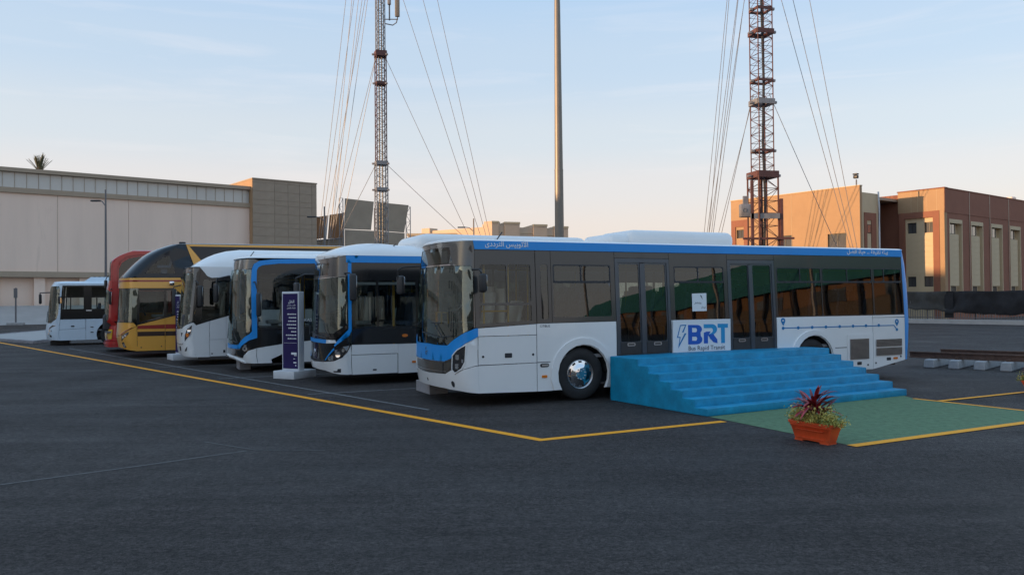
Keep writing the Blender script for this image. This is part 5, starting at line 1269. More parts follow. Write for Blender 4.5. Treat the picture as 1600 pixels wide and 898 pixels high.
w_ = bx(t, 'window', 'plastic', 11.501, 11.53, .9, 1.4, 6.4, 7.05); bx(t, 'pane', 'glasshouse', 11.531, 11.535, .95, 1.35, 6.45, 7.0, parent=w_)
m_ = MB(); m_.tube([(11.62, 2.3, 9.5), (11.7, 2.25, 8.2), (11.66, 2.3, 6.5), (11.72, 2.2, 4.0), (11.7, 2.25, 1.0)], .06, 8); m_.obj('downpipe', M['whiteblock'], t)
cm = thing('roof_camera', 'small dark camera on the right corner of the sunlit roof edge', 'camera', (BC.x-.3*E1.x, BC.y-.3*E1.y, 9.86), math.atan2(E1.y, E1.x))
m_ = MB(); m_.tube([(0, .1, 0), (0, .1, .42)], .05, 8); m_.obj('stand', M['post'], cm)
m_ = MB(); m_.rbox((-.03, .1, .62), (.34, .24, .24), .05, 2); m_.rbox((-.04, .1, .82), (.36, .28, .1), .03, 2); m_.obj('housing', M['plastic'], cm)
t = frame_root('brown_block', 'brown clad block with tall cream window bays, behind the black fence at the right', 'building', A1, E1)
# face one (local y = 0): cream with a brown surround and four windows
hol = [(.64, 1.34, 6.5, 7.3), (1.93, 2.6, 6.48, 7.27), (.6, 1.26, 2.48, 3.24), (1.86, 2.54, 2.48, 3.24)]
wall_with(t, .5, 2.63, 0, 7.6, .10, .4, hol, 'cream', 'panel_wall')
for h in hol: window(t, *h, .10, .16)
z = 3.42
while z < 6.3: RP.box('facade_board', 'cream', t, .52, 2.61, .075, .099, z, z+.40); z += .415
bx(t, 'brown_frame', 'brick', .06, .499, -.04, .4, 0, 8.06); bx(t, 'brown_frame', 'brick', 2.631, 3.10, -.04, .4, 0, 8.06); bx(t, 'brown_frame', 'brick', .50, 2.63, -.04, .4, 7.602, 8.058)
bx(t, 'wall', 'sandwall', -.02, 3.462, 0, .4, 8.062, 9.66); bx(t, 'corner_strip', 'sandwall', 3.103, 3.46, -.005, .4, 0, 8.06); bx(t, 'coping', 'brick', -.06, 3.52, -.05, .45, 9.662, 9.74)
for k in (1.0, 1.5, 2.2, 2.9): bx(t, 'seam', 'cream', k, k+.015, -.008, -.001, 8.062, 9.66)
bx(t, 'recess_wall', 'brick', -3.2, -.021, .35, .6, 0, 9.55); bx(t, 'inner_side_wall', 'brick', -.021, .3, .61, 3, 0, 9.5)
# face two: rotated frame at B1
t2 = bpy.data.objects.new('long_facade', None); 
bpy.data.objects.remove(t2)
rel = math.atan2(E2.y, E2.x)-math.atan2(E1.y, E1.x)
XF = Matrix.Translation((3.46, 0, 0)) @ Matrix.Rotation(rel, 4, 'Z')
def f2(o): o.matrix_local = XF; return o
def f2box(name, mat, *b, parent=None):
    o = bx(t, name, mat, *b, parent=parent)
    if parent is None: f2(o)
    return o
LEN = 30.0; bays = [(.74+3.68*k, 2.92+3.68*k) for k in range(8)]
hol = [(a, c, 2.1, 7.45) for a, c in bays]
f2(wall_with(t, .02, LEN, 0, 7.89, .0, .45, hol, 'brick', 'brick_wall')); f2box('brick_band', 'brick', .02, LEN, -.03, .45, 7.893, 9.64); f2box('coping', 'brick', .02, LEN, -.06, .5, 9.642, 9.72)
for k in range(8):
    xk = 4.13+3.68*k if k else 4.13
    o = RP.box('facade_joint', 'brownstripe', t, xk-.04, xk+.04, -.045, -.031, 0, 9.64); o.matrix_local = XF @ Matrix.Translation((xk-.04, -.045, 0))
for i, (a, c) in enumerate(bays):
    def rp(name, mat, x0, x1, y0, y1, z0, z1):
        o = RP.box(name, mat, t, x0, x1, y0, y1, z0, z1); o.matrix_local = XF @ Matrix.Translation((x0, y0, z0)); return o
    rp('bay_jamb', 'cream', a, a+.10, -.02, .44, 2.1, 7.45); rp('bay_jamb', 'cream', c-.10, c, -.02, .44, 2.1, 7.45); rp('bay_head', 'cream', a+.10, c-.10, -.02, .44, 7.16, 7.45)
    rp('bay_back', 'cream', a+.10, c-.10, .38, .44, 2.1, 7.16)
    rp('bay_panel', 'cream', a+.12, c-.55, .06, .37, 2.5, 6.36)
    for j in range(9): rp('facade_board', 'cream', a+.12, c-.55, .035, .059, 2.52+.425*j, 2.52+.425*j+.41)
    w_ = rp('window', 'plastic', a+.12, c-.55, .28, .34, 6.38, 7.14)
    m_ = MB(); m_.box(.05, c-.55-a-.17, -.012, -.004, .05, .71); p_ = m_.obj('pane', M['glasshouse'], w_)
    m_ = MB(); m_.box((c-.55-a-.12)*.55, (c-.55-a-.12)*.55+.04, -.02, -.013, .05, .71); m_.obj('window_bar', M['plastic'], w_)
    w_ = rp('window', 'plastic', a+.12, c-.55, .28, .34, 2.12, 2.48)
f2box('roof', 'taupe', .5, LEN, .46, 3.3, 8.9, 9.1); f2box('end_wall', 'brick', LEN-.3, LEN, .46, 3.3, 0, 9.5); f2box('back_wall', 'brick', 3.5, LEN, 3.31, 3.6, 0, 9.5)
ds = thing('rooftop_tank', 'small pale tank on the roof at the right edge of the photo', 'tank', (42.9, 70.6, 9.1), .4)
m_ = MB(); m_.rbox((0, 0, .55), (.7, .7, 1.1), .15, 3); m_.obj('body', M['beige'], ds); m_ = MB(); m_.tube([(-.75, 0, 0), (-.75, 0, .95)], .05, 6); m_.obj('pipe', M['post'], ds)

# middle: far stucco building with a stepped parapet
t = thing('far_building', 'far pale stucco building with a stepped parapet, left of the tall floodlight mast', 'building', (0, 0, 0))
def pbx(name, mat, pts, z0, z1):
    m_ = MB(); m_.prism(pts, z0, z1); return m_.obj(name, M[mat], t)
LD = Vector((.80, -.60)); RD = Vector((.96, .28))      # left face and front face directions from the near corner
c0 = Vector((-3.2, 130)); lf = c0-LD*15
def quad(p, d, l, n, w_): a = p; b_ = p+d*l; return [tuple(a), tuple(b_), tuple(b_+n*w_), tuple(a+n*w_)]
nin = Vector((.28*1., .96))
pbx('wall', 'farcream', quad(lf+Vector((.3, .3)), LD, 14.6, Vector((.60, .80)), 10), 0, 13.3)
pbx('turret', 'farcream', quad(c0-LD*1.5, LD, 1.6, Vector((.60, .80)), 2.2), 0, 14.1); pbx('turret', 'farcream', quad(lf, LD, 1.8, Vector((.60, .80)), 2.0), 0, 13.75)
x = 0.05
for (l_, zt, out) in ((1.1, 14.05, .25), (1.0, 13.35, 0), (2.5, 13.95, .25), (2.3, 13.15, 0), (2.3, 13.65, .25), (1.2, 12.9, 0), (2.4, 13.4, .25)):
    pbx('parapet_block' if out else 'wall', 'farcream', quad(c0+RD*x-Vector((-.28, .96))*out, RD, l_-.01, Vector((-.28, .96)), 6+out), 0, zt)
    if out: pbx('cornice', 'cream', quad(c0+RD*(x-.06)-Vector((-.28, .96))*(out+.1), RD, l_+.1, Vector((-.28, .96)), .6), zt-.28, zt+.04)
    else: pbx('string_course', 'cream', quad(c0+RD*(x+.003)-Vector((-.28, .96))*.08, RD, l_-.016, Vector((-.28, .96)), .078), zt-.95, zt-.85)
    x += l_
t = thing('far_building', 'low sunlit wall far behind the roofs, left of the stepped far building', 'building', (-16.6, 132, 0))
m_ = MB(); m_.box(0, 7.6, 0, 6, 0, 12.0); m_.obj('wall', M['farcream'], t); m_ = MB(); m_.box(-.2, 7.8, -.2, 6.2, 12.003, 12.4); m_.obj('cornice', M['cream'], t)

# hoarding on a frame and tarpaulins beyond the hall
t = thing('hoarding', 'big grey brown hoarding on a steel frame behind the left lattice mast', 'hoarding', (0, 0, 0))
def pan(name, mat, pts, d=.08):
    m_ = MB(); m_.hexa([(x, y+d, z) for x, y, z in pts], [(x, y, z) for x, y, z in pts]); return m_.obj(name, M[mat], t)
pan('sheet', 'hoard', [(-19.25, 95, 13.6), (-16.0, 95.6, 13.25), (-16.35, 95.6, 9.95), (-19.33, 95, 10.05)]); pan('sheet', 'hoard', [(-15.55, 95.7, 13.2), (-12.0, 96, 12.85), (-12.55, 96, 9.65), (-15.75, 95.7, 9.9)])
pan('sheet', 'hoard', [(-19.3, 95.05, 10.0), (-15.9, 95.65, 9.85), (-15.9, 95.65, 1), (-19.3, 95.05, 1)]); pan('sheet', 'hoard', [(-15.88, 95.65, 9.85), (-12.5, 96.05, 9.6), (-12.5, 96.05, 1), (-15.88, 95.65, 1)])
def truss(name, x, y, z1, wd=.5, n=14):
    for dx in (0, wd):
        m_ = MB(); m_.tube([(x+dx, y, 0), (x+dx, y, z1)], .05, 6); m_.obj(name, M['towergrey'], t)
    m_ = MB()
    for k in range(n):
        z0, z_1 = z1*k/n, z1*(k+1)/n; a, c = (0, wd) if k % 2 else (wd, 0)
        m_.tube([(x+a, y, z0), (x+c, y, z_1)], .028, 4); m_.tube([(x, y, z_1), (x+wd, y, z_1)], .022, 4)
    tag(m_.obj('bracing', M['towergrey'], t), kind='stuff')
truss('frame_leg', -19.85, 94.8, 13.6, .42); truss('frame_leg', -12.35, 96.3, 12.7, .5); truss('frame_leg', -16.1, 96.5, 12.6, .45)
t = thing('tarpaulin_screen', 'orange brown tarpaulins on poles between the panelled block and the hoarding', 'screen', (0, 0, 0))
pan('sheet', 'rusty', [(-23.4, 98, 11.75), (-22.1, 98.2, 11.95), (-22.25, 98.2, 9.3), (-23.4, 98, 9.1)]); pan('sheet', 'rusty', [(-21.75, 98.3, 12.05), (-20.1, 98.6, 12.3), (-20.15, 98.6, 9.3), (-22.0, 98.3, 9.2)])
pan('pale_strip', 'whiteblock', [(-22.05, 98.1, 11.95), (-21.85, 98.1, 11.95), (-22.15, 98.1, 8.9), (-22.3, 98.1, 8.9)]); pan('sheet', 'hoard', [(-23.4, 98.3, 9.05), (-20.1, 98.7, 9.2), (-20.1, 98.7, 1), (-23.4, 98.3, 1)])
for p, q in (((-23.4, 97.8, 8.95), (-20.0, 98.3, 9.25)), ((-23.2, 97.8, 0), (-23.2, 97.8, 9.2)), ((-20.05, 98.2, 0), (-20.05, 98.2, 12.3))):
    m_ = MB(); m_.tube([p, q], .07, 6); m_.obj('pole', M['towergrey'], t)

# ------------------------------------------------------------ lattice masts with guy wires, floodlight mast, lamps, palm
def lattice(t, cx, cy, ang, segs, bay, legm, legr=.045, br=.02):
    for (z0, z1, hw, mat) in segs:
        cs = [(cx+hw*math.sqrt(2)*math.cos(ang+R(45+90*k)), cy+hw*math.sqrt(2)*math.sin(ang+R(45+90*k))) for k in range(4)]
        for x, y in cs:
            m_ = MB(); m_.tube([(x, y, z0), (x, y, z1)], legr, 6); m_.obj('leg', M[mat], t)
        m_ = MB(); n = max(1, round((z1-z0)/bay))
        for i in range(n):
            a, c = z0+(z1-z0)*i/n, z0+(z1-z0)*(i+1)/n
            for k in range(4):
                p, q = cs[k], cs[(k+1) % 4]
                if (i+k) % 2: p, q = q, p
                m_.tube([(*p, a), (*q, c)], br, 4, False); m_.tube([(*cs[k], c), (*cs[(k+1) % 4], c)], br*.9, 4, False)
        tag(m_.obj('lattice', M[mat], t), kind='stuff')
def collar(t, cx, cy, ang, z, hw, h, mat, ears=True):
    T = Matrix.Translation((cx, cy, z)) @ Matrix.Rotation(ang, 4, 'Z'); m_ = MB()
    for (x0, x1, y0, y1) in ((-hw, hw, -hw-.04, -hw+.04), (-hw, hw, hw-.04, hw+.04), (-hw-.04, -hw+.04, -hw+.04, hw-.04), (hw-.04, hw+.04, -hw+.04, hw-.04)):
        b0 = len(m_.v); m_.box(x0, x1, y0, y1, -h/2, h/2); m_.v[b0:] = [tuple(T @ Vector(p)) for p in m_.v[b0:]]
    m_.obj('collar', M[mat], t)
    if ears:
        for sx in (-1, 1):
            m_ = MB(); m_.rbox((cx+sx*(hw*1.3), cy-.3, z-h*.2), (.22, .2, .16), .02, 2); m_.obj('bracket', M['towergrey'], t)
def wire(t, p, q, r=.02):
    m_ = MB(); P, Q = Vector(p), Vector(q); n = 8; L_ = (Q-P).length
    m_.tube([P.lerp(Q, i/n)-Vector((0, 0, L_*.006*4*(i/n)*(1-i/n))) for i in range(n+1)], r, 5, False); m_.obj('guy_wire', M['wire'], t)
t = thing('lattice_mast', 'red lattice mast on a wider square base, rising behind the back of the nearest bus', 'lattice mast', (0, 0, 0), 0, 'guyed lattice masts')
cx, cy, an = 16.55, 54.0, R(14)
lattice(t, cx, cy, an, [(0, 9.7, .70, 'towerred')], .78, None, .06, .024); lattice(t, cx, cy, an, [(9.9, 38.5, .52, 'towerred')], .52, None, .04, .018)
collar(t, cx, cy, an, 9.82, .74, .42, 'towerred'); collar(t, cx, cy, an, 11.4, .54, .16, 'towerred'); collar(t, cx, cy, an, 14.6, .60, .34, 'towergrey'); collar(t, cx, cy, an, 16.0, .54, .16, 'towerred'); collar(t, cx, cy, an, 19.2, .60, .3, 'towerred'); collar(t, cx, cy, an, 20.7, .54, .16, 'towerred'); collar(t, cx, cy, an, 24.8, .6, .3, 'towerred')
m_ = MB(); m_.tube([(cx+.05, cy, z+.0) if k % 2 else (cx+.12, cy-.1, z) for k, z in enumerate([0, 5, 8, 12, 16, 22, 30, 38])], .085, 8); m_.obj('cable_bundle', M['plastic'], t)
m_ = MB(); m_.tube([(cx-.1, cy+.2, 0), (cx-.1, cy+.2, 9.7)], .16, 8); m_.obj('feeder_pipe', M['towerred'], t)
m_ = MB(); m_.rbox((15.25, 53.5, 7.45), (.72, .5, .85), .04, 2); c_ = m_.obj('equipment_cabinet', M['towergrey'], t)
m_ = MB(); m_.box(15.1, 15.4, 53.4, 53.6, 7.88, 8.4); m_.obj('vent_hood', M['towergrey'], c_); m_ = MB(); m_.lathe([(.13, -.02), (.13, .02), (.001, .02)], 16, 'y', (15.15, 53.24, 7.45)); m_.obj('fan', M['plastic'], c_)
m_ = MB(); m_.box(15.5, 17.4, 53.2, 53.3, 6.9, 7.25); m_.obj('cross_plate', M['towergrey'], t); m_ = MB(); m_.box(15.0, 18.3, 53.15, 53.3, 5.55, 5.68); m_.obj('cross_arm', M['towerred'], t)
m_ = MB(); m_.box(17.45, 17.65, 53.3, 53.5, 0, 8.2); m_.obj('side_post', M['towerred'], t); m_ = MB(); m_.box(15.55, 15.72, 53.2, 53.4, 0, 9.4); m_.obj('side_post', M['towerred'], t)
AR_, AL_ = (24.05, 55.07, 0), (13.6, 61.15, 0)
for z, hx in ((15.2, .5), (24.8, .5), (29.0, .45), (37.5, .45)):
    wire(t, (cx+hx, cy, z), AR_); wire(t, (cx-hx, cy, z), AL_); wire(t, (cx-hx, cy+.3, z), (AL_[0]+.55, AL_[1]+.5, 0))
t = thing('lattice_mast', 'slim grey lattice mast with a panel antenna at its top, in front of the hoarding', 'lattice mast', (0, 0, 0), 0, 'guyed lattice masts')
cx, cy, an = -11.85, 75.0, R(20)
lattice(t, cx, cy, an, [(0, 14.3, .50, 'towergrey')], .6, None, .05, .022); lattice(t, cx, cy, an, [(14.3, 24.2, .44, 'towerred')], .5, None, .045, .02); lattice(t, cx, cy, an, [(24.2, 54, .36, 'towergrey')], .5, None, .045, .018)
collar(t, cx, cy, an, 14.3, .52, .35, 'towergrey'); collar(t, cx, cy, an, 11.9, .52, .3, 'towergrey'); collar(t, cx, cy, an, 24.3, .48, .5, 'towerred'); collar(t, cx, cy, an, 21.6, .44, .25, 'towerred')
for dx in (-.15, .15):
    m_ = MB(); m_.tube([(cx+dx, cy-.1, 0), (cx+dx*.6, cy-.1, 54)], .06, 6); m_.obj('cable_bundle', M['plastic'], t)
m_ = MB(); m_.rbox((-10.25, 74.8, 29.6), (.42, .3, 3.9), .06, 2); a_ = m_.obj('panel_antenna', M['mast'], t)
m_ = MB(); m_.tube([(-11.4, 75, 27.1), (-10.7, 75, 26.95), (-10.35, 74.9, 27.15), (-10.2, 74.8, 27.7)], .05, 6); m_.tube([(-11.5, 75, 27.5), (-10.2, 74.9, 27.45)], .045, 6); m_.tube([(-11.0, 75, 27.4), (-11.0, 75, 32)], .07, 6); m_.obj('antenna_arm', M['post'], t)
m_ = MB(); m_.rbox((-11.0, 74.9, 29.2), (.3, .3, .8), .05, 2); m_.obj('radio_unit', M['towergrey'], t)
AR_, AL_ = (-.3, 71.15, 0), (-19.12, 77.43, 0)
for z, hx in ((24.0, .45), (34.8, .4), (43.3, .4), (52.5, .4)):
    wire(t, (cx+hx, cy, z), AR_, .024); wire(t, (cx-hx, cy, z), AL_, .024); wire(t, (cx-hx, cy+.2, z), (AL_[0]+1.1, AL_[1]+.6, 0), .024)
wire(t, (cx+.5, cy, 14.2), (3.83, 74.03, 0), .024); wire(t, (cx-.5, cy, 14.2), (-20.3, 77.0, 0), .024); wire(t, (cx-.4, cy, 38.0), (-18.4, 77.6, 0), .024)
t = thing('floodlight_mast', 'tall tapered grey mast rising behind the nearest bus', 'mast', (2.45, 42, 0))
m_ = MB(); m_.tube([(0, 0, 0), (0, 0, 8.4)], .245, 20, True, .222); m_.obj('lower_section', M['mast'], t)
m_ = MB(); m_.tube([(0, 0, 8.4), (0, 0, 17)], .212, 20, True, .150); m_.tube([(0, 0, 8.38), (0, 0, 8.46)], .226, 20); m_.obj('upper_section', M['mast'], t)
m_ = MB(); m_.tube([(0, 0, 17), (0, 0, 25)], .145, 16, True, .10); m_.obj('top_section', M['mast'], t)
m_ = MB(); m_.tube([(0, 0, 0), (0, 0, .05)], .45, 16); m_.obj('base_plate', M['mast'], t)
def lamp(label, x, y, h, arm, rz=0):
    t = thing('street_lamp', label, 'street lamp', (x, y, 0), rz, 'street lamps behind the buses')
    m_ = MB(); m_.tube([(0, 0, 0), (0, 0, h)], .10, 10, True, .055); m_.obj('post', M['post'], t)
    m_ = MB(); m_.tube([(0, 0, h-1.1), (arm*.4, 0, h-.78), (arm*.9, 0, h-.72)], .035, 6); m_.obj('arm', M['post'], t)
    m_ = MB(); m_.rbox((arm*1.1, 0, h-.74), (.65, .22, .10), .03, 2); m_.obj('lamp_head', M['plastic'], t)
lamp('grey street lamp in front of the long beige hall', -27.16, 55, 9.4, -.6)
lamp('grey street lamp between the panelled block and the hoarding', -13.65, 60, 8.7, -.85)
lamp('dark street lamp in front of the stepped far building', -3.22, 70, 8.7, -.95)
# palm behind the hall
t = thing('palm_tree', 'palm with a tied up crown showing above the roof of the beige hall', 'palm', (-46.5, 81, 0))
m_ = MB(); m_.tube([(0, 0, 0), (.1, 0, 7), (0, 0, 14.6)], .32, 10, True, .22); m_.obj('trunk', M['bark'], t)
cw = MB(); cw.lathe([(.24, 14.5), (.36, 14.75), (.3, 15.0), (.24, 15.2)], 10, 'z'); cw.obj('crown_base', M['bark'], t)
for k in range(34):
    a = 2.4*k; out = .12+.22*random.random() if k < 26 else .62+.25*random.random(); hh = 1.25+.5*random.random() if k < 26 else .95+.3*random.random()
    m_ = MB(); n = 6; pts = []
    d = Vector((math.cos(a), math.sin(a), 0)); sd2 = Vector((-d.y, d.x, 0))
    for i in range(n+1):
        f_ = i/n; p = Vector((0, 0, 14.75))+d*(out*f_**1.2*1.35+.12)+Vector((0, 0, hh*f_)); wd = .075*(1-f_*.75)
        pts += [p-sd2*wd-d*.03, p+d*.03, p+sd2*wd-d*.03]
    m_.add(pts, [(3*i+j, 3*i+j+1, 3*i+j+4, 3*i+j+3) for i in range(n) for j in (0, 1)])
    # leaflets
    for i in range(1, n+1):
        for s_ in (-1, 1):
            p = Vector(pts[3*i+1]); q = p+sd2*s_*.16+Vector((0, 0, .16))+d*.04
            m_.add([p, q, p+Vector((0, 0, .05))], [(0, 1, 2)])
    m_.obj('frond', M['palm'], t, fix=False)
# sign post
t = thing('sign_post', 'thin grey post with a small plate and a concrete foot at the far left', 'sign post', (-42.0, 69.6, 0), R(10))
m_ = MB(); m_.rbox((0, 0, .1), (1.2, .8, .26), .05, 2); m_.obj('foot', M['concrete'], t); m_ = MB(); m_.tube([(0, 0, .1), (0, 0, 3.15)], .07, 8); m_.obj('post', M['post'], t); m_ = MB(); m_.box(-.13, .16, -.09, -.07, 2.3, 3.1); m_.obj('plate', M['post'], t)

# ------------------------------------------------------------ fence, kerb, rails on the right
FE = Vector((.637, -.771)); F0 = Vector((19.5, 64.7)); F1 = Vector((27.0, 55.61)); FN = Vector((-.771, -.637))
b = MB(); b.add([(*(F1-FE*16+FN*.9), 0), (*(F1+FE*24+FN*.9), 0), (*(F1+FE*24-FN*.5), 0), (*(F1-FE*16-FN*.5), 0), (*(F1-FE*16+FN*.9), .26), (*(F1+FE*24+FN*.9), .26), (*(F1+FE*24-FN*.5), .26), (*(F1-FE*16-FN*.5), .26)], [(0, 3, 2, 1), (4, 5, 6, 7), (0, 1, 5, 4), (1, 2, 6, 5), (2, 3, 7, 6), (3, 0, 4, 7)])
tag(b.obj('pale_kerb', M['kerb']), kind='structure')
t = thing('picket_fence', 'iron picket fence hung with black shade cloth in front of the brown block', 'fence', (F1.x, F1.y, .26), math.atan2(FE.y, FE.x))
pk = None; x = -14.0
while x < 22:
    if pk is None:
        m_ = MB(); m_.box(-.016, .016, -.016, .016, 0, 1.72); m_.add([(-.016, -.016, 1.72), (.016, -.016, 1.72), (.016, .016, 1.72), (-.016, .016, 1.72), (0, 0, 1.78)], [(0, 1, 4), (1, 2, 4), (2, 3, 4), (3, 0, 4)]); pk = m_.obj('picket', M['post'], t); o = pk
    else: o = pk.copy(); COL.objects.link(o); o.parent = t
    o.location = (x, 0, 0); x += .16
for z in (.1, .85, 1.6): bx(t, 'rail', 'post', -14, 22, .018, .05, z, z+.045)
for k in range(13): RP.box('post', 'plastic', t, -14+3*k-.04, -14+3*k+.04, .055, .135, 0, 1.8)
def cloth(name, mat, x0, x1, zb, amp, seed):
    rnd = random.Random(seed); n = int((x1-x0)/.14); rows = 9; vs = []; ph = [rnd.uniform(0, 6) for _ in range(6)]
    for j in range(rows+1):
        for i in range(n+1):
            x = x0+(x1-x0)*i/n; bot = zb+amp*(math.sin(x*1.3+ph[0])+.6*math.sin(x*3.1+ph[1])+.4*math.sin(x*7+ph[2]))
            f_ = j/rows; z = 1.84-.03*math.sin(x*1.05+ph[3])**2-(1.82-bot)*f_
            y = -.10-.09*math.sin(x*2.2+ph[4]+f_*2.8)-.045*math.sin(x*5.3+ph[5]-f_*4)-.10*math.sin(f_*6.5+x*.8+.5*math.sin(x*1.7))*f_-.02*math.sin(x*11+f_*9)
            vs.append((x, y-.05, z))
    fs = [(j*(n+1)+i, j*(n+1)+i+1, (j+1)*(n+1)+i+1, (j+1)*(n+1)+i) for j in range(rows) for i in range(n)]
    m_ = MB(); m_.add(vs, fs, True); o = m_.obj(name, M[mat], t, fix=False); md = o.modifiers.new('thickness', 'SOLIDIFY'); md.thickness = .008; return o
cloth('shade_cloth', 'clothgrey', -13.9, 2.35, .60, .07, 3); cloth('shade_cloth', 'cloth', 2.25, 21.9, .36, .05, 5)
o = bx(t, 'cloth_fold', 'cloth', 2.2, 2.75, -.16, -.10, .12, 1.84)
# track sample: two rails on concrete sleepers
RD_ = Vector((.733, -.680)); RN = Vector((.680, .733)); rs = R(-42.85)
t = thing('track_sample', 'short rusty railway track on pale concrete sleepers standing on the asphalt', 'railway track', (10.65, 21.6, 0), math.atan2(RD_.y, RD_.x))
sp = None
for k in range(9):
    if sp is None:
        m_ = MB(); m_.hexa([(-.13, -.03, 0), (.13, -.03, 0), (.13, 2.5, 0), (-.13, 2.5, 0)], [(-.11, .0, .22), (.11, .0, .22), (.11, 2.45, .22), (-.11, 2.45, .22)]); sp = m_.obj('sleeper', M['concrete'], t); sp.modifiers.new('edge', 'BEVEL').width = .02; o = sp
    else: o = sp.copy(); COL.objects.link(o); o.parent = t
    o.location = (.25+.585*k, 0, 0)
for y, x0 in ((.45, -.35), (1.95, .0)):
    m_ = MB(); prof = [(-.07, 0), (.07, 0), (.07, .015), (.012, .035), (.012, .12), (.036, .13), (.036, .165), (-.036, .165), (-.036, .13), (-.012, .12), (-.012, .035), (-.07, .015)]
    vs = [(x, y+p, .222+z) for x in (x0, 5.6) for p, z in prof]; n = 12
    m_.add(vs, [(i, (i+1) % n, n+(i+1) % n, n+i) for i in range(n)]+[tuple(range(n)), tuple(range(2*n-1, n-1, -1))]); m_.obj('rail', M['rust'], t)
cl = None
for k in range(9):
    for y in (.35, .55, 1.85, 2.05):
        o = RP.box('rail_clip', 'rust', t, .25+.585*k-.05, .25+.585*k+.05, y-.05, y+.05, .221, .27)

